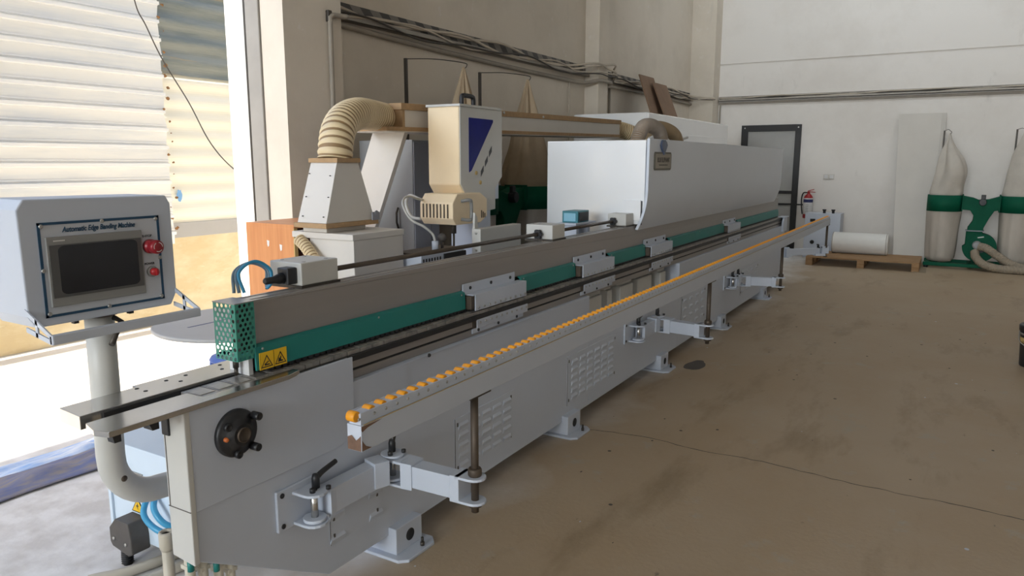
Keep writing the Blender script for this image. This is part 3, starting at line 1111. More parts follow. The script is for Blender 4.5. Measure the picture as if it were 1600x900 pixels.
for x, y in ((1.29, 2.115), (1.29, 2.07), (1.39, 2.115), (1.41, 2.07), (1.46, 2.115), (1.60, 2.125), (1.57, 2.075)):
    mb = MB()
    mb.lathe([(0.0065, 0), (0.0065, 0.0008), (0, 0.0008)], (x, y, 0.910), 'z', 12)
    mb.build('plate_hole', 'slot', ifn)
mb = MB()
mb.box(1.12, 1.66, 2.004, 2.012, 0.874, 0.903)
mb.build('fence_strip', 'black', ifn)

# pressure roller units
def unit(x0):
    x1 = x0 + 0.52
    mb = MB()
    mb.box(x0, x1 - 0.04, 1.940, 1.946, 0.985, 1.035)
    mb.box(x0 + 0.02, x1, 1.894, 1.946, 0.981, 0.987)
    mb.box(x0 + 0.035, x1, 1.892, 1.898, 0.907, 0.987)
    u = mb.build('upper_roller_cover', 'white', mc, bevel=0.002)
    for k in range(3):
        mb = MB()
        mb.lathe([(0.0085, 0), (0.0085, -0.004), (0.005, -0.006)], (x0 + 0.06 + 0.185 * k, 1.940, 1.012), 'y', 10)
        mb.build('cover_bolt', 'black', u)
    mb = MB()
    mb.box(x0 + 0.01, x1 - 0.04, 1.90, 1.94, 0.915, 0.98)
    mb.build('roller_block', 'brownsteel', u, bevel=0.004)
    for k in range(10):
        mb = MB()
        mb.lathe([(0.0058, 0), (0.0058, -0.004), (0, -0.0045)], (x0 + 0.06 + 0.049 * k, 1.892, 0.921), 'y', 10)
        mb.build('roller_pin', 'screw', u)
    mb = MB()
    mb.box(x0 + 0.035, x1, 1.884, 1.890, 0.823, 0.866)
    mb.box(x0, x1 - 0.04, 1.888, 1.894, 0.803, 0.826)
    l = mb.build('lower_roller_cover', 'white', mc, bevel=0.002)
    for k in range(3):
        mb = MB()
        mb.lathe([(0.0075, 0), (0.0075, -0.004), (0.004, -0.006)], (x0 + 0.05 + 0.18 * k, 1.888, 0.815), 'y', 10)
        mb.build('cover_bolt', 'black', l)
    mb = MB()
    mb.box(x0 + 0.01, x0 + 0.035, 1.887, 1.90, 0.828, 0.878)
    mb.build('roller_block', 'brownsteel', l)
    for k in range(10):
        mb = MB()
        mb.lathe([(0.0058, 0), (0.0058, -0.004), (0, -0.0045)], (x0 + 0.06 + 0.049 * k, 1.884, 0.850), 'y', 10)
        mb.build('roller_pin', 'screw', l)


for x in (2.81, 3.99, 5.17, 7.355):
    unit(x)

# drive housings on the beam, joined by rods
def housing(x0, x1, y0, y1, plug):
    mb = MB()
    mb.box(x0, x1, y0, y1, 1.160, 1.243)
    h = mb.build('drive_housing', 'white_warm', mc, bevel=0.004)
    mb = MB()
    mb.box(x0 - 0.005, x1 + 0.005, y0 - 0.005, y1 + 0.005, 1.149, 1.160)
    mb.build('housing_base', 'darksteel', h)
    for sx in (0.2, 0.8):
        for sy in (0.15, 0.85):
            mb = MB()
            mb.lathe([(0.008, 0), (0.008, 0.0012), (0, 0.0012)], (x0 + (x1 - x0) * sx, y0 + (y1 - y0) * sy, 1.243), 'z', 10)
            mb.build('cap_screw', 'screw', h)
    if plug:
        mb = MB()
        mb.box(x0 - 0.045, x0, y0 + 0.02, y0 + 0.075, 1.168, 1.228)
        pl = mb.build('cable_socket', 'black', h, bevel=0.005)
        mb = MB()
        mb.lathe([(0.021, 0), (0.018, -0.02), (0.013, -0.04), (0.012, -0.075), (0.008, -0.08)], (x0 - 0.045, y0 + 0.05, 1.19), 'x', 14)
        mb.build('cable_gland', 'black', h)
    return h


def knob(h, x, sgn):
    mb = MB()
    mb.cyl((x, 2.05, 1.19), (x + sgn * 0.03, 2.05, 1.19), 0.012)
    for k in range(6):
        t = 2 * PI * k / 6
        mb.cyl((x + sgn * 0.006, 2.05 + 0.019 * math.cos(t), 1.19 + 0.019 * math.sin(t)), (x + sgn * 0.026, 2.05 + 0.019 * math.cos(t), 1.19 + 0.019 * math.sin(t)), 0.010, seg=10)
    mb.build('coupling_knob', 'black', h)


h1 = housing(1.86, 2.045, 1.986, 2.148, True)
knob(h1, 2.05, 1)
h2 = housing(3.76, 3.92, 1.966, 2.14, False)
knob(h2, 3.755, -1)
knob(h2, 3.925, 1)
h3 = housing(4.86, 4.995, 1.96, 2.10, False)
knob(h3, 4.855, -1)
for a, b in ((2.07, 3.735), (3.945, 4.835)):
    mb = MB()
    mb.cyl((a, 2.05, 1.19), (b, 2.05, 1.19), 0.0105)
    mb.build('adjusting_rod', 'brownsteel', mc)
for dy in (0, 0.012, 0.024):
    mb = MB()
    mb.tube(bez([(1.70 - dy, 2.10 + dy, 1.15), (1.69, 2.11 + dy, 1.22), (1.75, 2.10 + dy, 1.255 - dy * .3), (1.81, 2.09 + dy, 1.22), (1.81, 2.09 + dy, 1.17), (1.80, 2.10, 1.15)], 40), 0.006, 8)
    mb.build('air_tube', 'tubegrey' if dy else 'bluehose', mc)

# teal control device near the hood
mb = MB()
mb.box(4.58, 4.76, 2.20, 2.32, 1.19, 1.27)
tdv = mb.build('temperature_controller', 'teal_dev', mc, bevel=0.004)
mb = MB()
mb.box(4.576, 4.581, 2.215, 2.305, 1.20, 1.255)
mb.build('device_label', 'teal_lab', tdv)
mb = MB()
mb.box(4.60, 4.74, 2.194, 2.201, 1.20, 1.26)
mb.build('device_side', 'black', tdv)
mb = MB()
mb.cyl((4.79, 2.24, 1.20), (4.79, 2.24, 1.235), 0.022)
mb.build('device_plug', 'copper', tdv)
mb = MB()
mb.box(4.53, 4.86, 2.19, 2.34, 1.175, 1.19)
mb.box(4.56, 4.60, 2.2, 2.33, 0.79, 1.175)
mb.box(4.74, 4.78, 2.2, 2.33, 0.79, 1.175)
mb.build('device_bracket', 'white', mc, bevel=0.003)

# hood
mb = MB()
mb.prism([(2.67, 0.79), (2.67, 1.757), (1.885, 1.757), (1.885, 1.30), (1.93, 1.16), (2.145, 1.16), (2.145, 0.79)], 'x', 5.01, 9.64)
hood = mb.build('hood', 'white_lit', mc, bevel=0.006)
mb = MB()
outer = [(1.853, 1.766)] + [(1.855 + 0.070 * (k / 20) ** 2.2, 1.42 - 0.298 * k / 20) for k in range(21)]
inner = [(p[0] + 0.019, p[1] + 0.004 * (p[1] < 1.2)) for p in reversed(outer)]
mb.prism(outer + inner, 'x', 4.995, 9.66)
hf = mb.build('hood_door', 'white_shaded', mc)
mb = MB()
mb.box(5.0, 5.009, 1.90, 1.905, 1.16, 1.33)
mb.build('door_gap', 'slot', hood)
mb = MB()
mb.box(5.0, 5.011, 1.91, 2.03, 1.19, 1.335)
mb.build('inspection_cover', 'white_lit', hood, bevel=0.002)
mb = MB()
mb.tube([(7.30, 2.55, 1.765), (7.42, 2.5, 1.80), (7.72, 2.45, 1.86)], 0.012, 8)
mb.build('gas_strut', 'screw', hood)
# nameplate on the hood door
mb = MB()
mb.prism([(5.09, 1.66), (5.10, 1.675), (5.43, 1.675), (5.445, 1.66), (5.445, 1.56), (5.43, 1.545), (5.10, 1.545), (5.09, 1.56)], 'y', 1.846, 1.856)
npb = mb.build('nameplate', 'plate_dark', hf)
mb = MB()
mb.box(5.105, 5.43, 1.8445, 1.848, 1.558, 1.662)
mb.build('nameplate_field', 'plate', hf)
text_mesh('nameplate_text', 'BLUE ELEPHANT', 0.046, 'plate_text', hf, (5.268, 1.8435, 1.617), (1, 0, 0), (0, 0, 1), bold=0.0012, squeeze=0.78)
mb = MB()
for k in range(9):
    mb.box(5.175 + k * 0.021, 5.19 + k * 0.021, 1.8435, 1.8446, 1.578, 1.586)
mb.build('nameplate_line', 'plate_text', hf)
mb = MB()
mb.prism([(5.225, 1.752), (5.315, 1.752), (5.335, 1.725), (5.318, 1.700), (5.298, 1.680), (5.285, 1.655), (5.255, 1.655), (5.245, 1.680), (5.222, 1.700), (5.205, 1.725)], 'y', 1.838, 1.856)
mb.prism([(5.238, 1.762), (5.302, 1.762), (5.315, 1.752), (5.225, 1.752)], 'y', 1.842, 1.856)
mb.build('emblem', 'emblem', hf, bevel=0.003)

# electrical cabinet at the near end
CAM_SCALE = ((1.35, 2.2, 0.5), (1.62, 2.64, 0.28), 1.2)  # cabinet and its fittings scaled about the camera
mb = MB()
mb.box(1.35, 1.75, 2.0, 2.42, 0.335, 0.668)
ec = mb.build('electrical_cabinet', 'bluewhite', mc, bevel=0.003)
mb = MB()
mb.box(1.342, 1.349, 2.405, 2.42, 0.34, 0.56)
mb.build('cabinet_edge', 'bluewhite', ec)
mb = MB()
mb.box(1.346, 1.351, 2.222, 2.315, 0.527, 0.582)
sw = mb.build('switch_plate', 'screw', ec)
mb = MB()
mb.prism([(2.245, 0.528), (2.285, 0.532), (2.275, 0.565), (2.245, 0.575)], 'x', 1.33, 1.347)
mb.cyl((1.335, 2.27, 0.55), (1.31, 2.28, 0.555), 0.008)
mb.build('mains_switch', 'bezel', ec, bevel=0.003)
mb = MB()
mb.prism([(2.215, 0.375), (2.215, 0.325), (2.235, 0.315), (2.325, 0.330), (2.335, 0.345), (2.335, 0.395), (2.30, 0.432), (2.225, 0.432)], 'x', 1.285, 1.352)
cb = mb.build('power_connector', 'conn', ec, bevel=0.005)
for y in (2.245, 2.31):
    mb = MB()
    mb.lathe([(0.006, 0), (0.006, -0.004), (0, -0.004)], (1.286, y, 0.355 + (y - 2.245) * 0.1), 'x', 10)
    mb.build('connector_screw', 'screw', ec)
mb = MB()
mb.add([(1.3485, 2.30, 0.437), (1.3485, 2.225, 0.437), (1.3485, 2.262, 0.492)], [(0, 1, 2)])
mb.build('shock_sticker', 'black', ec, solid=0.001)
mb = MB()
mb.add([(1.3475, 2.293, 0.441), (1.3475, 2.232, 0.441), (1.3475, 2.262, 0.486)], [(0, 1, 2)])
mb.build('shock_sticker_field', 'warn', ec, solid=0.0006)
mb = MB()
mb.add([(1.3465, 2.266, 0.474), (1.3465, 2.256, 0.460), (1.3465, 2.264, 0.460), (1.3465, 2.259, 0.446), (1.3465, 2.272, 0.463), (1.3465, 2.264, 0.463)], [(0, 1, 2, 3, 4, 5)])
mb.build('shock_bolt', 'black', ec)
o = ribbed([(1.315, 2.29, 0.325), (1.31, 2.285, 0.26), (1.30, 2.25, 0.15), (1.32, 2.22, 0.04), (1.42, 2.25, 0.02)], 0.018, 0.007, 0.12, 14, False).build('corrugated_cable', 'black', ec)
mb = MB()
mb.tube(bez([(1.35, 2.20, 0.52), (1.31, 2.17, 0.47), (1.315, 2.10, 0.43), (1.36, 2.02, 0.415)], 30), 0.010, 10)
mb.tube(bez([(1.35, 2.16, 0.53), (1.315, 2.12, 0.50), (1.32, 2.08, 0.46), (1.36, 2.05, 0.43)], 30), 0.010, 10)
mb.build('air_hose', 'bluehose', ec)
for y in (2.06, 2.36):
    for x in (1.40, 1.70):
        mb = MB()
        mb.cyl((x, y, 0.335), (x, y, 0.2668), 0.02)
        mb.build('cabinet_foot', 'black', ec)
CAM_SCALE = None
# air valves under the end panel
for k, x in enumerate((1.31, 1.355, 1.41, 1.455)):
    mb = MB()
    mb.cyl((x, 1.95, 0.395 - 0.028 * k), (x, 1.95, 0.31 - 0.028 * k), 0.016, seg=12)
    mb.box(x - 0.018, x + 0.018, 1.935, 1.97, 0.35 - 0.028 * k, 0.365 - 0.028 * k)
    mb.build('air_valve', 'valve', mc, bevel=0.002)
for x, z in ((1.30, 0.385), (1.39, 0.34)):
    mb = MB()
    mb.cyl((x, 1.93, z), (x, 1.93, z - 0.035), 0.010, seg=10)
    mb.build('valve_fitting', 'green', mc)

# control console on its bent tube
arc = [(1.238, 2.19, 1.16), (1.236, 2.19, 0.95), (1.232, 2.19, 0.70)]
for k in range(1, 10):
    a = PI / 2 * k / 9
    arc.append((1.232 + 0.15 * (1 - math.cos(a)), 2.19, 0.69 - 0.155 * math.sin(a)))
arc += [(1.44, 2.19, 0.528), (1.70, 2.19, 0.52), (2.31, 2.19, 0.52)]
mb = MB()
mb.tube(arc, 0.041, 28)
pp = mb.build('console_tube', 'white_warm', mc)
mb = MB()
mb.lathe([(0.010, 0), (0.010, -0.002), (0.0, -0.003)], (1.245, 2.15, 0.625), 'y', 10)
mb.build('tube_screw', 'brownsteel', pp)
CAM_SCALE = ((1.097, 1.89, 1.355), (1.2067, 2.079, 1.3305), 1.1)  # console group enlarged and pushed back by scaling about the camera
mb = MB()
mb.prism([(0.912, 1.512), (1.284, 1.509), (1.297, 1.485), (1.297, 1.235), (1.278, 1.200), (0.915, 1.200), (0.897, 1.230), (0.895, 1.487)], 'y', 1.89, 2.06)
co = mb.build('control_console', 'white', mc, bevel=0.004)
mb = MB()
for a, b, c_, d_ in ((0.937, 1.256, 1.4485, 1.455), (0.937, 1.256, 1.221, 1.2275), (0.937, 0.9435, 1.221, 1.455), (1.2495, 1.256, 1.221, 1.455)):
    mb.box(a, b, 1.8865, 1.8885, c_, d_)
mb.build('panel_border', 'blueline', co)
mb = MB()
mb.box(0.938, 1.255, 1.8878, 1.8902, 1.222, 1.454)
mb.build('panel_plate', 'panelgrey', co)
for x, z in ((0.946, 1.446), (1.247, 1.446), (0.946, 1.230), (1.247, 1.230), (1.0965, 1.450), (1.0965, 1.226), (0.942, 1.338), (1.251, 1.338)):
    mb = MB()
    mb.lathe([(0.0055, 0), (0.0055, -0.002), (0.003, -0.004)], (x, 1.888, z), 'y', 12)
    mb.build('panel_screw', 'screw', co)
text_mesh('panel_title', 'Automatic Edge Banding Machine', 0.0185, 'blueline', co, (1.090, 1.8868, 1.4345), (1, 0, 0), (0, 0, 1), shear=0.25, bold=0.00045, squeeze=0.76)
mb = MB()
mb.box(0.951, 1.199, 1.880, 1.888, 1.246, 1.419)
bz = mb.build('touch_screen', 'bezel', co, bevel=0.002)
mb = MB()
mb.box(0.956, 1.194, 1.8785, 1.8802, 1.268, 1.399)
mb.build('screen_rim', 'screenrim', co)
mb = MB()
pts = []
for cx, cz, a0 in ((1.166, 1.384, 0), (0.992, 1.384, PI / 2), (0.992, 1.287, PI), (1.166, 1.287, 3 * PI / 2)):
    for k in range(5):
        a = a0 + PI / 2 * k / 4
        pts.append((cx + 0.016 * math.cos(a), cz + 0.012 * math.sin(a)))
mb.prism(pts, 'y', 1.8775, 1.8788)
mb.build('screen', 'screen', co)
mb = MB()
for k in range(8):
    mb.box(0.968 + 0.0035 * k, 0.9705 + 0.0035 * k, 1.8792, 1.8802, 1.4075, 1.4105)
mb.build('maker_mark', 'labelwhite', co)
mb = MB()
mb.lathe([(0.0195, 0), (0.0195, -0.012), (0.0165, -0.014), (0.0165, -0.022), (0.019, -0.025), (0.019, -0.038), (0.016, -0.041), (0.0, -0.0415)], (1.222, 1.888, 1.372), 'y', 24)
es = mb.build('emergency_stop', 'red', co)
mb = MB()
for k in range(3):
    a0 = 2 * PI * k / 3
    vs = []
    for i in range(7):
        a = a0 + 1.4 * i / 6
        for r in (0.0115, 0.0135):
            vs.append((1.222 + r * math.cos(a), 1.8462, 1.372 + r * math.sin(a)))
    mb.add(vs, [(2 * i, 2 * i + 1, 2 * i + 3, 2 * i + 2) for i in range(6)])
mb.build('button_arrows', 'labelwhite', co)
mb = MB()
mb.lathe([(0.015, 0), (0.015, -0.006), (0.012, -0.008)], (1.224, 1.888, 1.302), 'y', 20)
mb.build('switch_ring', 'bezel', co)
mb = MB()
mb.lathe([(0.0105, 0), (0.0105, -0.014), (0.0, -0.015)], (1.224, 1.882, 1.302), 'y', 16)
mb.box(1.222, 1.226, 1.862, 1.87, 1.293, 1.311)
mb.build('power_switch', 'redpaint', co)
text_mesh('button_text', 'E-STOP', 0.0085, 'black', co, (1.218, 1.8872, 1.4005), (1, 0, 0), (0, 0, 1), bold=0.0002)
text_mesh('button_text', 'POWER', 0.0085, 'black', co, (1.219, 1.8872, 1.324), (1, 0, 0), (0, 0, 1), bold=0.0002)
# handle rail under the console
for x in (0.897, 1.293):
    mb = MB()
    for seg in (((1.90, 1.250), (1.90, 1.238), (1.79, 1.186), (1.79, 1.198)), ((1.90, 1.205), (1.90, 1.193), (1.79, 1.174), (1.79, 1.186)),
                ((1.858, 1.230), (1.848, 1.226), (1.848, 1.184), (1.858, 1.186))):
        mb.prism(seg, 'x', x - 0.002, x + 0.002)
    mb.build('handle_bracket', 'white', co)
mb = MB()
mb.box(0.895, 1.295, 1.785, 1.80, 1.174, 1.198)
mb.build('handle_bar', 'white', co, bevel=0.003)
for x in (1.02, 1.17):
    mb = MB()
    mb.box(x, x + 0.012, 1.92, 1.935, 1.188, 1.20)
    mb.build('bottom_nut', 'black', co)
mb = MB()
mb.lathe([(0.05, 0), (0.05, -0.012), (0.04, -0.016)], (1.125, 1.99, 1.2), 'z', 24)
mb.build('tube_collar', 'brownsteel', co)
mb = MB()
mb.tube([(1.145, 1.955, 1.178), (1.15, 1.93, 1.17), (1.10, 1.90, 1.118)], 0.0075, 10)
mb.build('clamp_handle', 'darksteel', co)

CAM_SCALE = None
# swinging arms
def lever(parent, x, y, z, dx, dz):
    mb = MB()
    mb.lathe([(0.014, 0), (0.014, 0.035), (0.010, 0.05), (0.0, 0.052)], (x, y, z), 'z', 14)
    L = Vector((dx, 0.0, dz))
    n = Vector((-dz, 0, dx)).normalized() * 0.009
    a = Vector((x, y, z + 0.032))
    mb.tube(bez([a, a + L * 0.3 + Vector((0, 0, 0.005)), a + L], 10), 0.011, 10, rf=lambda i: 1.0 - 0.02 * i)
    mb.build('clamp_lever', 'black', parent)
    mb = MB()
    mb.lathe([(0.010, 0), (0.010, 0.014), (0.005, 0.016), (0, 0.012)], (x - 0.035, y - 0.02, z), 'z', 10)
    mb.build('arm_bolt', 'black', parent)
    mb = MB()
    mb.lathe([(0.009, 0), (0.009, 0.012), (0, 0.012)], (x + 0.015, y - 0.045, z), 'z', 10)
    mb.build('arm_bolt', 'black', parent)


def fork(mb, x, y, dirx, diry, z0, z1, r, back):
    """two lugs with rounded noses at (x,y), reaching back by 'back' along -(dir)"""
    d = Vector((dirx, diry)).normalized()
    n = Vector((-d.y, d.x))
    for za, zb in ((z0, z0 + 0.010), (z1 - 0.010, z1)):
        pts = []
        for k in range(9):
            a = -PI / 2 + PI * k / 8
            p = Vector((x, y)) + d * (r * math.cos(a)) + n * (r * math.sin(a))
            pts.append((p.x, p.y))
        q = Vector((x, y)) - d * back + n * r
        pts.append((q.x, q.y))
        q = Vector((x, y)) - d * back - n * r
        pts.append((q.x, q.y))
        mb.prism(pts, 'z', za, zb)


def link(mb, a, b, w0, w1, z0, z1):
    a = Vector(a)
    b = Vector(b)
    d = (b - a).normalized()
    n = Vector((-d.y, d.x))
    q = [a - n * w0, b - n * w1, b + n * w1, a + n * w0]
    mb.prism([(p.x, p.y) for p in q], 'z', z0, z1)


def arm(bx, hx, hy, px, py):
    mb = MB()
    mb.box(bx, bx + 0.19, 1.858, 1.87, 0.362, 0.508)
    br = mb.build('arm_bracket', 'white', mc, bevel=0.003)
    for z in (0.49, 0.38):
        mb = MB()
        mb.lathe([(0.009, 0), (0.009, -0.003), (0, -0.003)], (bx + 0.022, 1.858, z), 'y', 12)
        mb.build('bracket_bolt', 'black', br)
    hx1, hy1 = bx + 0.115, 1.805
    for za in (0.366, 0.476):
        mb = MB()
        fork(mb, hx1, hy1, 0, -1, za, za + 0.010, 0.048, 0.055)
        mb.build('bracket_lug', 'white', br, bevel=0.002)
    mb = MB()
    mb.cyl((hx1, hy1, 0.37), (hx1, hy1, 0.488), 0.013)
    mb.build('hinge_pin', 'steel', br)
    lever(br, hx1 + 0.02, hy1 + 0.01, 0.486, 0.10, 0.03)
    mb = MB()
    link(mb, (hx1 + 0.05, hy1 + 0.005), (hx1 + 0.08, hy1 + 0.005), 0.035, 0.030, 0.378, 0.474)
    link(mb, (hx1 + 0.08, hy1 + 0.005), (hx - 0.07, hy1 + 0.005), 0.030, 0.030, 0.378, 0.474)
    link(mb, (hx - 0.11, hy1 + 0.005), (hx - 0.05, hy), 0.040, 0.040, 0.384, 0.484)
    mb.lathe([(0.04, 0), (0.04, 0.012)], (hx1, hy1, 0.378), 'z', 20)
    mb.lathe([(0.046, 0), (0.046, 0.010)], (hx, hy, 0.476), 'z', 24)
    mb.lathe([(0.046, 0), (0.046, 0.010)], (hx, hy, 0.384), 'z', 24)
    mb.build('inner_link', 'white', br, bevel=0.002)
    mb = MB()
    d = (Vector((px, py)) - Vector((hx, hy))).normalized()
    a = Vector((hx, hy)) + d * 0.07
    b = Vector((px, py)) - d * 0.065
    fork(mb, hx, hy, -d.x, -d.y, 0.370, 0.474, 0.044, 0.07)
    link(mb, a, a + d * 0.05, 0.045, 0.040, 0.370, 0.474)
    link(mb, a + d * 0.05, b, 0.036, 0.034, 0.380, 0.466)
    link(mb, b - d * 0.02, b + d * 0.02, 0.042, 0.042, 0.372, 0.474)
    fork(mb, px, py, d.x, d.y, 0.372, 0.474, 0.042, 0.065)
    mb.build('outer_link', 'white', br, bevel=0.002)
    mb = MB()
    mb.cyl((hx, hy, 0.375), (hx, hy, 0.484), 0.012)
    mb.build('hinge_pin', 'steel', br)
    lever(br, hx + 0.01, hy + 0.01, 0.486, 0.035, 0.075)
    post(px, py, 0.335, br)


def post(px, py, zb, br):
    mb = MB()
    mb.cyl((px, py, zb), (px, py, 0.786), 0.0145, seg=16)
    po = mb.build('rail_post', 'brownsteel', br)
    mb = MB()
    mb.lathe([(0.022, 0.474), (0.026, 0.480), (0.026, 0.498), (0.022, 0.505)], (px, py, 0), 'z', 18)
    mb.build('post_collar', 'brownsteel', br)
    mb = MB()
    mb.lathe([(0.020, 0.355), (0.026, 0.358), (0.026, 0.371), (0.02, 0.372)], (px, py, 0), 'z', 18)
    mb.build('post_collar', 'brownsteel', br)
    mb = MB()
    mb.box(px - 0.055, px + 0.075, py - 0.024, py + 0.024, 0.778, 0.785)
    mb.build('post_plate', 'darksteel', br)


arm(1.585, 2.10, 1.79, 2.107, 1.41)
arm(4.645, 5.14, 1.80, 5.075, 1.41)
arm(7.20, 7.52, 1.80, 7.62, 1.41)
mb = MB()
mb.box(10.17, 10.19, 1.80, 1.95, 0.36, 0.50)
br = mb.build('arm_bracket', 'white', mc, bevel=0.003)
mb = MB()
link(mb, (10.18, 1.86), (10.24, 1.80), 0.05, 0.05, 0.37, 0.48)
link(mb, (10.22, 1.82), (10.58, 1.50), 0.035, 0.035, 0.385, 0.47)
link(mb, (10.52, 1.54), (10.60, 1.43), 0.05, 0.05, 0.37, 0.40)
link(mb, (10.60, 1.47), (10.64, 1.39), 0.05, 0.05, 0.40, 0.50)
mb.build('outer_link', 'white', br, bevel=0.003)
lever(br, 10.55, 1.50, 0.475, -0.09, 0.02)
post(10.60, 1.41, 0.38, br)

# roller rail
mb = MB()
mb.box(1.49, 10.64, 1.382, 1.436, 0.786, 0.863)
mb.box(1.495, 10.62, 1.388, 1.392, 0.863, 0.899)
mb.box(1.495, 10.62, 1.428, 1.432, 0.863, 0.899)
mb.box(1.495, 10.62, 1.392, 1.428, 0.863, 0.897)
rail = mb.build('roller_rail', 'white', mc, bevel=0.0015)
mb = MB()
mb.add([(1.4885, 1.384, 0.788), (1.4885, 1.434, 0.788), (1.4885, 1.434, 0.825), (1.4885, 1.418, 0.832), (1.4885, 1.402, 0.818), (1.4885, 1.390, 0.828), (1.4885, 1.384, 0.835)], [tuple(range(7))])
mb.add([(1.489, 1.3808, 0.789), (1.53, 1.3808, 0.789), (1.507, 1.3808, 0.800), (1.497, 1.3808, 0.812), (1.491, 1.3808, 0.822)], [tuple(range(5))])
mb.add([(1.489, 1.3808, 0.852), (1.492, 1.3808, 0.845), (1.515, 1.3808, 0.853), (1.58, 1.3808, 0.861), (1.49, 1.3808, 0.862)], [tuple(range(5))])
mb.build('chipped_paint', 'chip', rail)
mb = MB()
mb.box(1.5, 10.6, 1.3805, 1.3825, 0.8635, 0.8655)
mb.build('rail_seam', 'gold', rail)
mb = MB()
mb.lathe([(0.013, -0.0155), (0.0158, -0.0135), (0.0158, 0.0135), (0.013, 0.0155)], (0, 0, 0), 'y', 18)
ro = mb.build('roller', 'yellow', rail)
mb = MB()
mb.lathe([(0.0048, 0), (0.0048, -0.002), (0.0, -0.0025)], (0, -0.022, -0.006), 'y', 10)
sc0 = mb.build('axle_screw', 'screw', rail)
PITCH = 0.0512
NR = 178
for k in range(100):
    r = ro if k == 0 else ro.copy()
    s_ = sc0 if k == 0 else sc0.copy()
    if k:
        C.objects.link(r)
        C.objects.link(s_)
    r.location = (1.484 + 0.018 + PITCH * k - (0.014 if k == 0 else 0), 1.410, 0.8895)
    s_.location = r.location
rest = MB()
rs_ = MB()
for k in range(100, NR):
    x = 1.502 + PITCH * k
    rest.lathe([(0.013, -0.0155), (0.0158, -0.0135), (0.0158, 0.0135), (0.013, 0.0155)], (x, 1.410, 0.8895), 'y', 10)
    rs_.lathe([(0.0048, 0), (0.0048, -0.002), (0.0, -0.0025)], (x, 1.388, 0.8835), 'y', 6)
o = rest.build('rollers', 'yellow', rail)
o['kind'] = 'stuff'
o = rs_.build('axle_screws', 'screw', rail)
o['kind'] = 'stuff'

# ================================================================== DUST HOPPER, HOSE AND BOX DUCT
t = thing('hopper_stand', (3.0, 2.8, 0), 'pale white box stand under the tapered dust hopper', 'cabinet')
mb = MB()
mb.box(2.795, 3.19, 2.60, 2.91, 0.0, 1.205)
mb.build('body', 'board_white', t, bevel=0.003)
mb = MB()
mb.box(2.785, 3.195, 2.595, 3.03, 1.205, 1.237)
mb.box(2.80, 3.10, 2.79, 2.96, 1.237, 1.262)  # plinth added to fill the gap between stand and hopper
mb.build('top_board', 'board_white', t, bevel=0.003)
ho = ribbed([(2.765, 2.955, 1.195), (2.755, 2.90, 1.165), (2.735, 2.82, 1.10), (2.72, 2.75, 1.02)], 0.030, 0.020, 0.13, 14)
tag(ho.build('dust_hose', ['hose', 'hose_wire']), 'short cream ribbed hose curling below the hopper stand top', 'hose')

t = thing('dust_hopper', (2.96, 2.865, 1.262), 'white tapered dust hopper with brown board rims, on the box stand', 'hopper')
mb = MB()
mb.box(2.756, 3.16, 2.747, 2.982, 1.262, 1.287)
mb.build('bottom_rim', 'mdf', t, bevel=0.002)
mb = MB()
mb.hexa([(2.772, 2.762, 1.287), (3.145, 2.762, 1.287), (3.145, 2.97, 1.287), (2.772, 2.97, 1.287)], [(2.915, 2.81, 1.598), (3.08, 2.81, 1.598), (3.08, 3.0, 1.598), (2.915, 3.0, 1.598)])
hb = mb.build('cone_body', 'board_white', t, bevel=0.002)
for x, y, z in ((2.79, 2.79, 1.32), (2.83, 2.79, 1.42), (2.88, 2.82, 1.53), (2.79, 2.94, 1.32), (2.83, 2.95, 1.42), (2.89, 2.98, 1.54)):
    mb = MB()
    mb.cyl((x - 0.012, y, z), (x - 0.004, y, z), 0.003, seg=6)
    mb.build('nail', 'darksteel', hb)
mb = MB()
mb.box(2.908, 3.088, 2.80, 3.012, 1.598, 1.622)
mb.build('top_rim', 'mdf', t, bevel=0.002)
mb = MB()
mb.box(3.10, 3.16, 2.738, 2.746, 1.285, 1.33)
mb.cyl((3.13, 2.738, 1.325), (3.13, 2.732, 1.325), 0.014, seg=10)
mb.build('metal_clip', 'greydark', t, bevel=0.003)

hs = ribbed([(3.0, 2.905, 1.612), (3.015, 2.91, 1.68), (3.07, 2.94, 1.768), (3.19, 3.0, 1.838), (3.36, 3.07, 1.880), (3.56, 3.16, 1.892), (3.82, 3.25, 1.888)], 0.092, 0.036, 0.035, 28)
tag(hs.build('extraction_hose', ['hose', 'hose_wire']), 'large cream ribbed hose arching from the dust hopper to the box duct', 'hose')

t = thing('box_duct', (5.6, 3.27, 1.78), 'long white box duct with brown board edges passing behind the drilling head', 'duct')


def bar(mb, x0, x1, y0, y1, zo0, zo1):
    """strip following the duct's slight rise"""
    za, zb = 1.798, 1.863
    k = (zb - za) / (7.45 - 3.83)
    z0 = za + (x0 - 3.83) * k
    z1 = za + (x1 - 3.83) * k
    mb.hexa([(x0, y0, z0 + zo0), (x1, y0, z1 + zo0), (x1, y1, z1 + zo0), (x0, y1, z0 + zo0)], [(x0, y0, z0 + zo1), (x1, y0, z1 + zo1), (x1, y1, z1 + zo1), (x0, y1, z0 + zo1)])


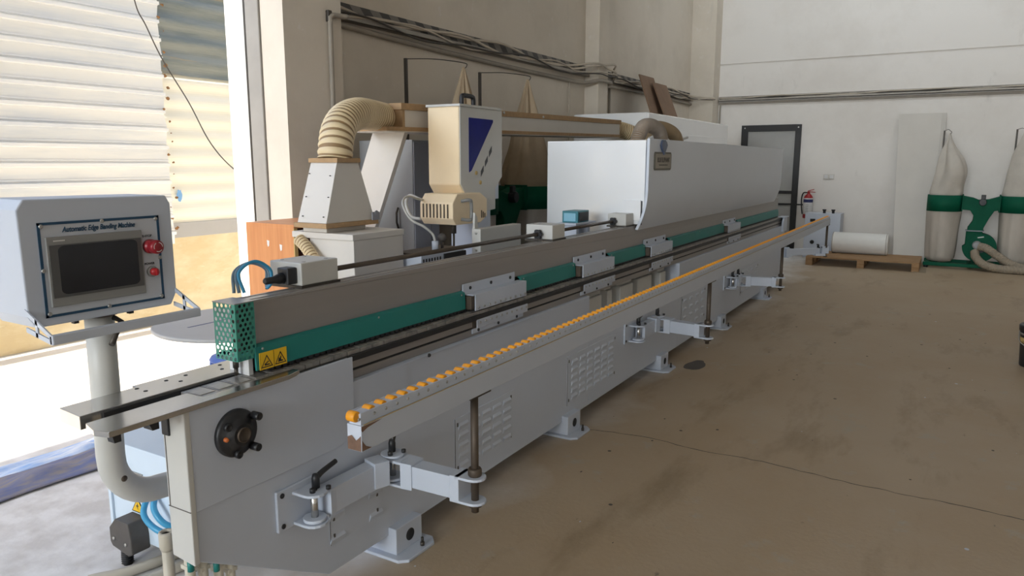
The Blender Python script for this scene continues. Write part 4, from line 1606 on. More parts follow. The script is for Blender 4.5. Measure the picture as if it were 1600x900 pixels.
mb = MB()
bar(mb, 3.85, 7.45, 3.105, 3.45, 0.028, 0.136)
mb.build('duct_walls', 'board_white', t)
mb = MB()
bar(mb, 3.81, 7.47, 3.095, 3.46, 0.136, 0.179)
mb.build('top_board', 'mdf', t, bevel=0.002)
mb = MB()
bar(mb, 3.66, 7.45, 3.095, 3.46, 0.002, 0.028)
mb.build('bottom_board', 'mdf', t, bevel=0.002)
mb = MB()
bar(mb, 3.68, 7.44, 3.10, 3.455, -0.004, 0.002)
mb.build('bottom_face', 'board_white', t)
mb = MB()
bar(mb, 3.825, 3.85, 3.10, 3.455, 0.028, 0.136)
mb.build('end_board', 'mdf', t)
for x in (5.35, 4.7):
    mb = MB()
    mb.cyl((x + 0.37, 3.095, 1.985), (x + 0.37, 3.085, 1.985), 0.01, seg=8)
    mb.build('duct_screw', 'screw', t)
mb = MB()
mb.prism([(3.465, 1.80), (3.186, 1.797), (3.565, 0.93), (3.845, 0.93)], 'x', 3.95, 3.99)
mb.build('slanted_board', 'board_white', t, bevel=0.002)
mb = MB()
mb.box(3.955, 3.99, 3.58, 3.83, 0.0, 0.93)
mb.build('board_leg', 'board_white', t)

# hoses at the far end of the duct, down into the hood
o = ribbed([(7.44, 3.28, 1.95), (7.56, 3.26, 1.96), (7.74, 3.18, 1.945), (7.86, 3.06, 1.88), (7.88, 2.98, 1.76)], 0.085, 0.028, 0.05, 20)
tag(o.build('extraction_hose', ['hose', 'hose_wire']), 'cream ribbed hose at the far end of the box duct, left of three', 'hose')
o = ribbed([(6.20, 2.42, 1.74), (6.24, 2.42, 1.83), (6.36, 2.42, 1.915), (6.52, 2.40, 1.925), (6.66, 2.38, 1.87), (6.72, 2.37, 1.74)], 0.062, 0.013, 0.05, 18)
tag(o.build('extraction_hose', ['hose_grey', 'hose_wire']), 'grey ribbed hose arching over the hood top, middle of three', 'hose')
o = ribbed([(6.72, 2.52, 1.90), (6.9, 2.50, 1.93), (7.1, 2.46, 1.915), (7.25, 2.43, 1.86), (7.32, 2.41, 1.74)], 0.062, 0.013, 0.05, 18)
tag(o.build('extraction_hose', ['hose_brown', 'hose_wire']), 'brown ribbed hose bending down to the hood, rightmost of three', 'hose')

# ================================================================== DRILLING MACHINE
t = thing('drilling_machine', (4.4, 3.0, 0), 'ivory drilling machine head with dark blue window and vented motor guard behind the beam', 'machine')
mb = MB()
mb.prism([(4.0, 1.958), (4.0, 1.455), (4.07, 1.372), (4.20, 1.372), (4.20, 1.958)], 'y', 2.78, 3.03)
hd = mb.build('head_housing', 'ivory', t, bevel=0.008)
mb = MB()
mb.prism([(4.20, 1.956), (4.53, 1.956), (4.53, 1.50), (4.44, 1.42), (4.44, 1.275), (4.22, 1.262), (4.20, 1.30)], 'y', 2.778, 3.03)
mb.prism([(4.006, 1.956), (4.52, 1.956), (4.52, 1.50), (4.43, 1.42), (4.43, 1.275), (4.22, 1.262), (4.12, 1.378), (4.078, 1.380), (4.006, 1.459)], 'y', 2.774, 2.781)  # thin skin over the shaded side, without the warm light colour
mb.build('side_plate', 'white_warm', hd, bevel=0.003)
mb = MB()
mb.box(3.992, 4.50, 2.765, 3.04, 1.956, 1.972)
mb.build('top_cap', 'white_warm', hd, bevel=0.003)
mb = MB()
mb.prism([(4.105, 1.89), (4.40, 1.888), (4.40, 1.872), (4.13, 1.545), (4.105, 1.535)], 'y', 2.771, 2.776)
mb.build('blue_window', 'cobalt', hd)
for k in range(3):
    x, z = 4.265 + 0.052 * k, 1.545 + 0.066 * k
    mb = MB()
    mb.prism([(x - 0.018, z - 0.042), (x + 0.016, z - 0.004), (x + 0.016, z + 0.034), (x - 0.018, z - 0.004)], 'y', 2.7725, 2.776)
    mb.build('dark_mark', 'black', hd)
for x, z in ((4.19, 1.53), (4.24, 1.465)):
    mb = MB()
    mb.lathe([(0.014, 0), (0.013, -0.006), (0.007, -0.008), (0, -0.006)], (x, 2.775, z), 'y', 14)
    mb.build('plate_bolt', 'gold', hd)
mb = MB()
mb.tube(bez([(4.21, 2.90, 1.965), (4.21, 2.90, 2.03), (4.235, 2.90, 2.045), (4.33, 2.90, 2.043), (4.35, 2.90, 2.025), (4.35, 2.90, 1.965)], 40), 0.016, 12)
mb.build('carry_handle', 'black', hd)
# motor guard
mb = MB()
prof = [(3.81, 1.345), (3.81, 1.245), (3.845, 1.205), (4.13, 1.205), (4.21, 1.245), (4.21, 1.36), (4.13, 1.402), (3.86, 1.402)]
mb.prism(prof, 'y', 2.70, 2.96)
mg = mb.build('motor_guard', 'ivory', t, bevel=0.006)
for k in range(8):
    y = 2.735 + 0.0275 * k
    mb = MB()
    mb.box(3.806, 3.812, y, y + 0.009, 1.25, 1.338)
    mb.build('vent_slot', 'brownsteel', mg)
for k in range(3):
    mb = MB()
    mb.box(4.135 + 0.02 * k, 4.142 + 0.02 * k, 2.697, 2.702, 1.235, 1.285 - 0.01 * k)
    mb.build('vent_slot', 'brownsteel', mg)
for y0, y1, m_ in ((2.70, 2.655, 'bezel'), (2.96, 3.01, 'bezel')):
    mb = MB()
    mb.tube(bez([(3.90, y0, 1.355), (3.93, y1, 1.362), (3.95, y1, 1.34), (3.95, y1, 1.25), (3.93, y1, 1.235), (3.90, y0, 1.24)], 36), 0.011, 10)
    mb.build('grab_handle', m_, mg)
mb = MB()
mb.tube(bez([(3.84, 2.97, 1.36), (3.83, 3.06, 1.385), (3.83, 3.09, 1.33), (3.83, 3.05, 1.25), (3.84, 2.98, 1.235)], 30), 0.010, 8)
mb.build('guard_loop', 'white_warm', mg)
mb = MB()
mb.cyl((4.0, 2.83, 1.205), (4.0, 2.83, 1.135), 0.018, seg=14)
mb.cyl((4.0, 2.83, 1.135), (4.0, 2.83, 1.02), 0.007, seg=10)
mb.build('spindle', 'darksteel', t)
mb = MB()
mb.box(4.28, 4.44, 2.82, 3.05, 0.0, 1.30)
mb.prism([(4.50, 1.50), (4.60, 1.56), (4.60, 1.34), (4.50, 1.34)], 'y', 2.85, 3.0)
mb.build('column', 'white', t, bevel=0.004)
mb = MB()
mb.box(4.0, 4.9, 2.70, 3.4, 0.0, 0.95)
mb.build('machine_base', 'white', t, bevel=0.006)
mb = MB()
mb.box(3.82, 4.32, 2.50, 2.565, 0.95, 1.192)
fe = mb.build('side_fence', 'white_warm', t, bevel=0.003)
mb = MB()
mb.box(3.81, 4.34, 2.48, 2.78, 0.93, 0.955)
mb.build('table', 'alu', t)
for z in (1.165, 1.06):
    mb = MB()
    mb.lathe([(0.008, 0), (0.008, -0.003), (0, -0.003)], (3.819, 2.532, z), 'x', 10)
    mb.build('fence_screw', 'screw', fe)
mb = MB()
mb.prism([(3.83, 1.192), (3.87, 1.192), (3.86, 1.26), (3.835, 1.29)], 'y', 2.55, 2.565)
mb.build('fence_tab', 'white_warm', fe)
# vented control block with knob and wire
mb = MB()
mb.box(3.22, 3.64, 2.50, 2.72, 0.955, 1.088)
vb = mb.build('vented_block', 'white', t, bevel=0.003)
mb = MB()
mb.box(3.20, 3.83, 2.47, 2.80, 0.93, 0.955)
mb.box(3.30, 3.40, 2.72, 2.82, 0.0, 0.93)
mb.build('block_shelf', 'white', t)
for k in range(7):
    for z in (0.975, 1.03):
        mb = MB()
        mb.box(3.235 + 0.026 * k, 3.245 + 0.026 * k, 2.497, 2.501, z, z + 0.038)
        mb.build('vent_slot', 'slot', vb)
mb = MB()
mb.box(3.43, 3.645, 2.49, 2.502, 0.97, 1.08)
mb.build('dark_cover', 'slot', vb)
mb = MB()
mb.box(3.23, 3.66, 2.51, 2.70, 1.088, 1.098)
mb.build('block_top', 'brownsteel', vb, bevel=0.002)
mb = MB()
mb.ball((3.50, 2.56, 1.165), 0.025)
mb.cyl((3.50, 2.56, 1.098), (3.50, 2.56, 1.145), 0.009)
mb.build('ball_knob', 'conn', vb)
mb = MB()
mb.cyl((3.43, 2.56, 1.098), (3.43, 2.56, 1.15), 0.019)
mb.build('cable_boot', 'white', vb)
mb = MB()
mb.tube(bez([(3.43, 2.56, 1.15), (3.42, 2.57, 1.19), (3.38, 2.60, 1.235), (3.34, 2.66, 1.275), (3.37, 2.74, 1.345), (3.45, 2.80, 1.385), (3.58, 2.86, 1.395), (3.72, 2.92, 1.375), (3.83, 2.95, 1.36)], 60), 0.007, 8)
mb.build('white_cable', 'white_warm', vb)

# ================================================================== FURNITURE BY THE DOORWAY
t = thing('wood_cabinet', (3.3, 3.55, 0), 'orange wood cabinet in the light beside the doorway, with an open dark front', 'cabinet')
mb = MB()
mb.box(3.1, 3.122, 3.36, 3.775, 0.0, 1.21)
sp = mb.build('side_panel', 'orange', t, bevel=0.001)
mb = MB()
mb.box(3.098, 3.124, 3.352, 3.36, 0.0, 1.21)
mb.build('edge_band', 'gold', sp)
for y, z in ((3.58, 1.11), (3.47, 1.09)):
    mb = MB()
    mb.add([(3.0985, y + .012, z + .02), (3.0985, y - .010, z + .016), (3.0985, y - .006, z - .014), (3.0985, y + .004, z - .022), (3.0985, y + .010, z - .008)], [(0, 1, 2, 3, 4)])
    mb.build('chipped_laminate', 'labelwhite', sp)
mb = MB()
mb.box(3.62, 3.642, 3.36, 3.775, 0.0, 1.21)
mb.build('side_panel', 'orange', t)
mb = MB()
mb.box(3.10, 3.642, 3.355, 3.775, 1.21, 1.232)
mb.build('cabinet_top', 'orange', t, bevel=0.001)
mb = MB()
mb.box(3.122, 3.62, 3.755, 3.77, 0.0, 1.21)
mb.build('back_panel', 'cabin', t)
for z in (0.35, 0.78, 1.02):
    mb = MB()
    mb.box(3.122, 3.62, 3.38, 3.755, z, z + 0.018)
    mb.build('shelf', 'cabin', t)
t = thing('tall_cabinet', (4.56, 3.75, 0), 'tall grey metal cabinet behind the slanted white board', 'cabinet')
mb = MB()
mb.box(4.40, 4.72, 3.48, 4.0, 0.0, 1.765)
cbn = mb.build('cabinet_body', 'greycab', t, bevel=0.004)
mb = MB()
mb.box(4.405, 4.60, 3.468, 3.48, 0.05, 1.75)
mb.build('cabinet_door', 'greydark', t, bevel=0.004)
mb = MB()
mb.box(4.61, 4.715, 3.472, 3.48, 0.05, 1.70)
mb.build('narrow_door', 'greydark', t, bevel=0.004)
mb = MB()
mb.tube([(4.39, 3.62, 1.10), (4.37, 3.62, 1.15), (4.37, 3.62, 1.22), (4.39, 3.62, 1.26)], 0.008, 8)
mb.build('door_handle', 'darksteel', t)
mb = MB()
mb.box(4.385, 4.40, 3.72, 3.85, 1.55, 1.70)
mb.build('switch_box', 'greydark', t, bevel=0.004)
mb = MB()
mb.cyl((4.37, 3.78, 1.58), (4.385, 3.78, 1.58), 0.02)
mb.build('red_switch', 'red', t)


# ================================================================== DUST COLLECTORS
def collector(T, name, label, sp, r, zc0, zc1, zt, mats, hoff, folds, hl, twist=0.0, lean=0.0, bulge=0.0):
    """T maps (u along the two bags, v backwards, z) to the world"""
    t = thing(name, T(0, 0, 0), label, 'dust collector')

    def B(mb, nm, m, parent=t, **k):
        mb.v = [tuple(T(*p)) for p in mb.v]
        return mb.build(nm, m, parent, **k)
    mb = MB()
    mb.box(-sp / 2 - r + 0.02, sp / 2 + r + 0.03, -0.34, -0.27, 0.035, 0.085)
    mb.box(-sp / 2 - r + 0.02, sp / 2 + r + 0.03, 0.17, 0.24, 0.035, 0.085)
    for u in (-sp / 2 - r + 0.04, -0.1, 0.2, sp / 2 + r - 0.05):
        mb.box(u, u + 0.06, -0.3, 0.25, 0.03, 0.08)
    B(mb, 'base_frame', 'darkgreen', bevel=0.004)
    for u in (-sp / 2 - r + .06, sp / 2 + r - .03):
        for v in (-0.3, 0.2):
            mb = MB()
            mb.cyl((u, v, 0), (u, v, 0.04), 0.03)
            B(mb, 'caster', 'black')
    for sgn in (-1, 1):
        cu = sgn * sp / 2
        mb = MB()
        mb.lathe([(r, zc0), (r + 0.008, zc0), (r + 0.008, zc1), (r, zc1), (r - 0.01, zc1 - 0.02)], (cu, 0, 0), 'z', 36)
        co_ = B(mb, 'collar', 'darkgreen')
        # lower bag
        mb = MB()
        n, kk = 16, 48
        vs = []
        for j in range(n + 1):
            f = j / n
            z = 0.085 + (zc0 - 0.085) * f
            for k in range(kk):
                a = 2 * PI * k / kk
                rr = r * (0.80 + 0.19 * f ** 0.5 if f > 0.06 else 0.80 - 0.12 * (1 - f / 0.06))
                rr *= 1 + 0.03 * math.sin(7 * a + 2 * math.sin(3 * a) + sgn) + 0.035 * (1 - f) * math.sin(3 * a + sgn) + 0.04 * noise.noise(Vector((math.cos(a) * 2 + sgn * 5, math.sin(a) * 2, z * 3)))
                vs.append((cu + rr * math.cos(a), rr * math.sin(a), z))
        mb.add(vs, [(j * kk + k, j * kk + (k + 1) % kk, (j + 1) * kk + (k + 1) % kk, (j + 1) * kk + k) for j in range(n) for k in range(kk)], 0, True)
        mb.add(vs[:kk], [tuple(range(kk - 1, -1, -1))])
        B(mb, 'collection_bag', mats[1])
        # upper bag gathered to a point
        mb = MB()
        n, kk = 44, 96
        vs = []
        for j in range(n + 1):
            f = j / n
            z = zc1 - 0.02 + (zt - zc1 + 0.02) * f
            env = 1.03 - 0.99 * f ** 1.15 + bulge * math.sin(PI * f) ** 2
            off = bulge * 0.7 * r * math.sin(PI * min(1.0, f * 1.15)) ** 2
            if f < 0.05:
                env *= 0.93 + 0.07 * f / 0.05
            amp = 0.07 + 0.33 * min(1.0, max(0.0, (f - 0.06) / 0.6))
            for k in range(kk):
                a = 2 * PI * k / kk
                fold = math.sin(folds * a + 1.3 * math.sin(2 * a + sgn) + twist * f)
                rr = r * env * (1 - amp * (0.5 - 0.5 * fold)) * (1 + 0.09 * noise.noise(Vector((math.cos(a) * 1.6 + 3 * sgn, math.sin(a) * 1.6, f * 4))))
                vs.append((cu + off + rr * math.cos(a) + lean * f * f, rr * math.sin(a) * 0.92, z - 0.02 * r * math.sin(5 * a) * (f < 0.1)))
        mb.add(vs, [(j * kk + k, j * kk + (k + 1) % kk, (j + 1) * kk + (k + 1) % kk, (j + 1) * kk + k) for j in range(n) for k in range(kk)], 0, True)
        B(mb, 'filter_bag', mats[0])
        mb = MB()
        pu, pv = cu + hoff, 0.28
        mb.box(pu - 0.012, pu + 0.012, pv - 0.012, pv + 0.012, 0.06, zt + hl)
        B(mb, 'hanger_pole', 'darksteel')
        mb = MB()
        mb.tube(bez([(pu, pv, zt + hl - 0.005), (pu + (cu - pu) * 0.5, pv * 0.5, zt + hl + 0.01), (cu + lean, 0, zt + 0.035), (cu + lean + 0.02, -0.02, zt + 0.01), (cu + lean, 0, zt - 0.02)], 30), 0.004, 6)
        B(mb, 'hanger_wire', 'darksteel')
    # yoke and blower between the bags
    s = sp / 0.95
    z0 = zc1 - 1.105
    yk = [(-.245, 1.10), (-.10, 1.07), (-.03, 1.04), (.10, 1.05), (.245, 1.10), (.245, .89), (.18, .88), (.12, .76), (.065, .62), (.055, .50), (-.145, .50), (-.14, .62), (-.085, .72), (-.08, .80), (-.13, .88), (-.245, .89)]
    mb = MB()
    mb.prism([(p[0] * s, max(0.42, p[1] + z0)) for p in yk], 'y', -0.13, 0.07)
    B(mb, 'yoke_duct', 'darkgreen', bevel=0.008)
    mb = MB()
    mb.box(-.165, .075, -0.15, 0.09, .565 + z0, .58 + z0)
    B(mb, 'duct_flange', 'greydark')
    for u in (-0.245 * s, 0.235 * s):
        mb = MB()
        mb.box(u, u + 0.012, -0.16, 0.10, .87 + z0, 1.12 + z0)
        B(mb, 'yoke_flange', 'darkgreen')
    mb = MB()
    mb.prism([(.02 + .05 * math.cos(a), 1.01 + z0 + .055 * math.sin(a)) for a in [2 * PI * k / 10 for k in range(10)]], 'y', -0.20, -0.12)
    mb.box(-.005, .055, -0.17, -0.13, 1.05 + z0, 1.12 + z0)
    B(mb, 'switch_gear', 'black', bevel=0.006)
    mb = MB()
    pts = []
    for k in range(40):
        a = 2 * PI * k / 40
        rr = 0.20 + 0.035 * (1 - (k / 40))
        pts.append((0.045 + rr * math.cos(a + PI), 0.33 + rr * math.sin(a + PI) * 1.0))
    mb.prism(pts, 'y', -0.14, 0.06)
    mb.box(-.155, .045, -0.135, 0.055, 0.33, 0.56 + z0)
    bw = B(mb, 'blower_housing', 'darkgreen', bevel=0.008)
    mb = MB()
    mb.cyl((0.05, 0.06, 0.33), (0.05, 0.30, 0.33), 0.11, seg=24)
    B(mb, 'motor', 'darkgreen')
    mb = MB()
    mb.cyl((0.05, -0.14, 0.33), (0.05, -0.22, 0.33), 0.075, seg=24)
    B(mb, 'inlet_ring', 'black')
    mb = MB()
    mb.lathe([(0.062, -0.22), (0.062, -0.30), (0.055, -0.305), (0.045, -0.295), (0.0, -0.292)], (-0.0, 0, 0.375), 'y', 24)
    B(mb, 'inlet_cap', 'bezel')
    mb = MB()
    mb.lathe([(0.056, -0.30), (0.040, -0.305), (0, -0.303)], (-0.0, 0, 0.375), 'y', 24)
    B(mb, 'cap_face', 'greycab')
    mb = MB()
    mb.prism([(0.0, 0.485), (0.08, 0.50), (0.085, 0.485), (0.005, 0.47)], 'y', -0.146, -0.14)
    B(mb, 'maker_plate', 'labelwhite')
    return t


def TR(u, v, z):
    return Vector((13.37 + v, -0.37 - u, z))


dc = collector(TR, 'dust_collector', 'green twin bag dust collector with pale cotton bags against the back wall', 0.95, 0.235, 0.862, 1.11, 2.05, ('bag', 'bag_low'), -0.10, 4, 0.05, 0.4, -0.02, 0.32)
o = ribbed([TR(0.03, -0.29, 0.36), TR(0.12, -0.33, 0.34), TR(0.28, -0.36, 0.23), TR(0.48, -0.37, 0.11), TR(0.75, -0.36, 0.07), TR(1.3, -0.32, 0.07)], 0.058, 0.022, 0.04, 18, False)
tag(o.build('suction_hose', 'hose_beige'), 'beige suction hose running right from the upper inlet of the green blower', 'hose')
o = ribbed([TR(-0.02, -0.27, 0.27), TR(0.0, -0.36, 0.2), TR(0.10, -0.42, 0.11), TR(0.30, -0.47, 0.062), TR(0.55, -0.50, 0.06), TR(1.1, -0.50, 0.06)], 0.058, 0.022, 0.04, 18, False)
tag(o.build('suction_hose', 'hose_beige'), 'beige suction hose sagging to the floor from the lower inlet of the green blower', 'hose')


def TL(u, v, z):
    return Vector((6.22 + u, 3.86 + v, z))


collector(TL, 'dust_collector', 'dark green dust collector with tan bags behind the drilling machine', 1.16, 0.30, 1.13, 1.36, 2.44, ('bag_tan', 'bag_low'), -0.47, 7, 0.04, 0.3, 0.0, 0.03)

# ================================================================== WHITE ENCLOSURE BEHIND AND BOARDS ON IT
t = thing('machine_enclosure', (9.7, 3.45, 0), 'large white machine enclosure standing behind the hood', 'enclosure')
mb = MB()
mb.prism([(2.99, 0.0), (2.99, 2.14), (3.0, 2.155), (3.92, 2.155), (3.92, 0.0)], 'x', 8.0, 11.36)
en = mb.build('enclosure_body', 'white_lit', t, bevel=0.02)
mb = MB()
mb.box(8.1, 11.3, 2.982, 2.99, 0.1, 1.95)
mb.build('enclosure_door', 'white_lit', t, bevel=0.004)
for i, (x0, x1, zt, y, lab) in enumerate(((10.42, 11.0, 2.86, 3.80, 'brown board leaning on the wall above the enclosure, left and rear of the pair'), (10.72, 11.30, 2.77, 3.70, 'brown board leaning in front of the taller one above the enclosure'))):
    mb = MB()
    mb.hexa([(x0, y, 2.155), (x1, y, 2.155), (x1, y + 0.025, 2.155), (x0, y + 0.025, 2.155)], [(x0, y + 0.25, zt), (x1, y + 0.25, zt), (x1, y + 0.275, zt), (x0, y + 0.275, zt)])
    tag(mb.build('brown_board', 'mdf_dark', bevel=0.002), lab, 'board')

# ================================================================== THINGS ALONG THE BACK WALL
t = thing('white_metal_box', (13.58, 1.86, 0), 'white metal box with a round black hole behind the far end of the roller rail', 'box')
mb = MB()
mb.box(13.4, 13.78, 1.585, 2.147, 0.0, 0.755)
mb.build('box_body', 'white', t, bevel=0.006)
mb = MB()
mb.lathe([(0.034, 0), (0.034, -0.002), (0, -0.002)], (13.399, 2.01, 0.265), 'x', 24)
mb.build('round_hole', 'slot', t)
mb = MB()
mb.box(13.392, 13.40, 1.98, 2.06, 0.61, 0.66)
mb.build('dark_slot', 'slot', t)
for y in (1.86, 1.72):
    mb = MB()
    mb.cyl((13.5, y, 0.755), (13.5, y, 0.80), 0.022)
    mb.cyl((13.5, y, 0.80), (13.5, y, 0.82), 0.032)
    mb.build('top_knob', 'black', t)

t = thing('pallet', (12.82, 1.15, 0), 'low wooden pallet on the floor by the back wall, carrying a white roll', 'pallet')
px0, px1, py0, py1 = 12.37, 13.30, 0.345, 1.93
for k in range(7):
    x = px0 + (px1 - px0 - 0.115) * k / 6
    mb = MB()
    mb.box(x, x + 0.112, py0, py1, 0.118, 0.140)
    mb.build('deck_board', 'wood', t, bevel=0.002)
for y in (py0, (py0 + py1) / 2 - 0.05, py1 - 0.1):
    mb = MB()
    mb.box(px0, px1, y, y + 0.1, 0.098, 0.118)
    mb.build('stringer_board', 'wood', t)
    for x in (px0, (px0 + px1) / 2 - 0.06, px1 - 0.12):
        mb = MB()
        mb.box(x, x + 0.12, y, y + 0.1, 0.018, 0.098)
        mb.build('block', 'wood', t, bevel=0.002)
    mb = MB()
    mb.box(px0, px1, y, y + 0.1, 0.0, 0.018)
    mb.build('runner_board', 'wood', t)
t = thing('film_roll', (13.1, 1.24, 0.14), 'white wrapped roll lying on the wooden pallet', 'roll')
mb = MB()
mb.lathe([(0.0, 0), (0.12, 0), (0.165, 0.01), (0.170, 0.03), (0.170, 0.80), (0.165, 0.82), (0.12, 0.83), (0, 0.83)], (13.1, 0.82, 0.311), 'y', 40)
mb.build('roll_body', 'foam', t)
for y in (0.845, 1.63):
    mb = MB()
    mb.lathe([(0.1705, 0), (0.172, 0.004), (0.1705, 0.008)], (13.1, y, 0.311), 'y', 40)
    mb.build('roll_band', 'conduit', t)
mb = MB()
mb.prism([(12.30, 0.25), (12.32, 0.42), (13.45, 0.50), (13.55, 0.27)], 'z', 0.0, 0.004)
tag(mb.build('cardboard_sheet', 'cardboard'), 'flat brown cardboard sheet on the floor beside the pallet', 'cardboard')

for i, (b0, b1, t0, t1, dx, lab) in enumerate(((0.775, 0.27, 0.892, 0.262, 0.0, 'wide white board leaning against the back wall, front of the stack'), (0.70, 0.245, 0.86, 0.232, 0.023, 'white board leaning behind the wide front one, second of the stack'), (0.66, 0.215, 0.82, 0.203, 0.046, 'white board leaning nearest the wall, only its edge showing'))):
    mb = MB()
    mb.hexa([(13.64 + dx, b1, 0), (13.66 + dx, b1, 0), (13.66 + dx, b0, 0), (13.64 + dx, b0, 0)], [(14.01 + dx, t1, 2.395), (14.03 + dx, t1, 2.395), (14.03 + dx, t0, 2.395), (14.01 + dx, t0, 2.395)])
    tag(mb.build('white_board', 'board_white', bevel=0.001), lab, 'board', 'white boards leaning on the back wall')

t = thing('fire_extinguisher', (14.02, 2.21, 0.62), 'red fire extinguisher with white label hung beside the black door', 'fire extinguisher')
mb = MB()
mb.lathe([(0.07, 0), (0.078, 0.01), (0.078, 0.36), (0.06, 0.40), (0.03, 0.425), (0.025, 0.44)], (14.01, 2.21, 0.625), 'z', 28)
cy = mb.build('cylinder', 'redpaint', t)
mb = MB()
mb.lathe([(0.0785, 0.02), (0.0792, 0.021), (0.0792, 0.30), (0.0785, 0.301)], (14.01, 2.21, 0.68), 'z', 28)
mb.build('paper_label', 'labelwhite', cy)
mb = MB()
mb.lathe([(0.0795, 0.0), (0.0798, 0.001), (0.0798, 0.055), (0.0795, 0.056)], (14.01, 2.21, 0.905), 'z', 28)
mb.build('label_band', 'navy', cy)
mb = MB()
for k in range(5):
    mb.box(13.929, 13.931, 2.185 + 0.004 * (k % 2), 2.235, 0.74 + k * 0.03, 0.748 + k * 0.03)
mb.build('label_print', 'bezel', cy)
mb = MB()
mb.lathe([(0.022, 0), (0.022, 0.04)], (14.01, 2.21, 1.06), 'z', 14)
mb.hexa([(13.99, 2.13, 1.125), (14.03, 2.13, 1.125), (14.03, 2.22, 1.10), (13.99, 2.22, 1.10)], [(13.99, 2.12, 1.14), (14.03, 2.12, 1.14), (14.03, 2.22, 1.115), (13.99, 2.22, 1.115)])
mb.hexa([(13.99, 2.10, 1.08), (14.03, 2.10, 1.08), (14.03, 2.22, 1.085), (13.99, 2.22, 1.085)], [(13.99, 2.10, 1.09), (14.03, 2.10, 1.09), (14.03, 2.22, 1.10), (13.99, 2.22, 1.10)])
mb.build('valve_handle', 'redpaint', t)
mb = MB()
mb.tube(bez([(13.99, 2.23, 1.08), (13.97, 2.29, 1.07), (13.96, 2.315, 0.98), (13.96, 2.31, 0.84), (13.96, 2.29, 0.70)], 40), 0.011, 10)
mb.build('discharge_hose', 'black', t)
mb = MB()
mb.box(14.085, 14.1, 2.18, 2.24, 0.70, 1.04)
mb.build('wall_bracket', 'darksteel', t)

for i, (y, lab) in enumerate(((1.955, 'white wall switch plate above the white roll, left of the two'), (1.865, 'white wall socket plate above the white roll, right of the two'))):
    t = thing('wall_socket', (14.09, y, 1.36), lab, 'socket', 'wall plates on the back wall')
    mb = MB()
    mb.box(14.088, 14.1, y - 0.042, y + 0.042, 1.315, 1.40)
    pl = mb.build('cover_plate', 'board_white', t, bevel=0.003)
    mb = MB()
    mb.box(14.084, 14.088, y - 0.03, y + 0.03, 1.327, 1.388)
    mb.build('insert', 'labelwhite', t, bevel=0.002)
    mb = MB()
    mb.box(14.0865, 14.0885, y - 0.044, y + 0.044, 1.312, 1.316)
    mb.build('plate_edge', 'conduit', t)

t = thing('paint_bucket', (7.02, -0.70, 0), 'black paint bucket with a gold label at the right edge of the floor', 'bucket')
mb = MB()
mb.lathe([(0.128, 0), (0.132, 0.01), (0.145, 0.27), (0.148, 0.275), (0.148, 0.29)], (7.02, -0.70, 0), 'z', 36)
bk = mb.build('bucket_body', 'black', t)
mb = MB()
mb.lathe([(0.148, 0.288), (0.155, 0.288), (0.157, 0.325), (0.150, 0.335), (0.13, 0.335), (0.128, 0.328), (0.0, 0.328)], (7.02, -0.70, 0), 'z', 36)
mb.build('lid', 'black', t)
mb = MB()
mb.lathe([(0.1418, 0.19), (0.1428, 0.19), (0.1452, 0.235), (0.1442, 0.235)], (7.02, -0.70, 0), 'z', 36)
mb.build('gold_band', 'gold', bk)
mb = MB()
mb.lathe([(0.1475, 0.256), (0.1485, 0.256), (0.1495, 0.27), (0.1485, 0.27)], (7.02, -0.70, 0), 'z', 36)
mb.build('grey_band', 'screw', bk)
for k in range(4):
    a = PI - 0.6 + 0.35 * k
    mb = MB()
    p = Vector((7.02 + 0.1395 * math.cos(a), -0.70 + 0.1395 * math.sin(a), 0.12 + 0.03 * (k % 2)))
    mb.ball(p, 0.022, 10)
    mb.build('label_patch', ('copper', 'gold', 'teal_lab', 'gold')[k], bk)
mb = MB()
mb.tube(bez([(7.02, -0.548, 0.275), (6.90, -0.56, 0.20), (6.862, -0.70, 0.165), (6.90, -0.84, 0.20), (7.02, -0.852, 0.275)], 30), 0.004, 6)
mb.build('bail_handle', 'screw', t)

# ================================================================== CABLE TRAYS AND CONDUITS
def tray_left(x0, x1, name, lab):
    t = thing(name, ((x0 + x1) / 2, 4.3, 2.72), lab, 'cable tray')
    mb = MB()
    mb.box(x0, x1, 4.335, 4.35, 2.72, 2.86)
    mb.build('back_strip', 'tray_perf', t)
    mb = MB()
    mb.box(x0, x1, 4.27, 4.35, 2.715, 2.721)
    mb.box(x0, x1, 4.27, 4.274, 2.715, 2.755)
    mb.build('tray_channel', 'tray', t)
    return t


tray_left(4.26, 9.18, 'cable_tray', 'long perforated cable tray on the left wall above the dust bags')
tray_left(9.52, 13.70, 'cable_tray', 'cable tray on the left wall between the middle pilaster and the corner')
t = thing('cable_tray', (14.05, 1.0, 2.7), 'perforated cable tray running along the whole back wall', 'cable tray')
mb = MB()
mb.box(14.03, 14.1, -7.0, 3.90, 2.715, 2.721)
mb.box(14.03, 14.034, -7.0, 3.90, 2.715, 2.745)
mb.box(14.09, 14.1, -7.0, 3.90, 2.715, 2.80)
mb.build('tray_channel', 'tray', t)
mb = MB()
mb.box(14.085, 14.0895, -6.9, 3.5, 2.745, 2.785)
mb.build('tray_back', 'tray_perf', t)
mb = MB()
mb.box(14.075, 14.1, -7.0, 3.90, 2.655, 2.70)
mb.build('trunking', 'conduit', t, bevel=0.004)

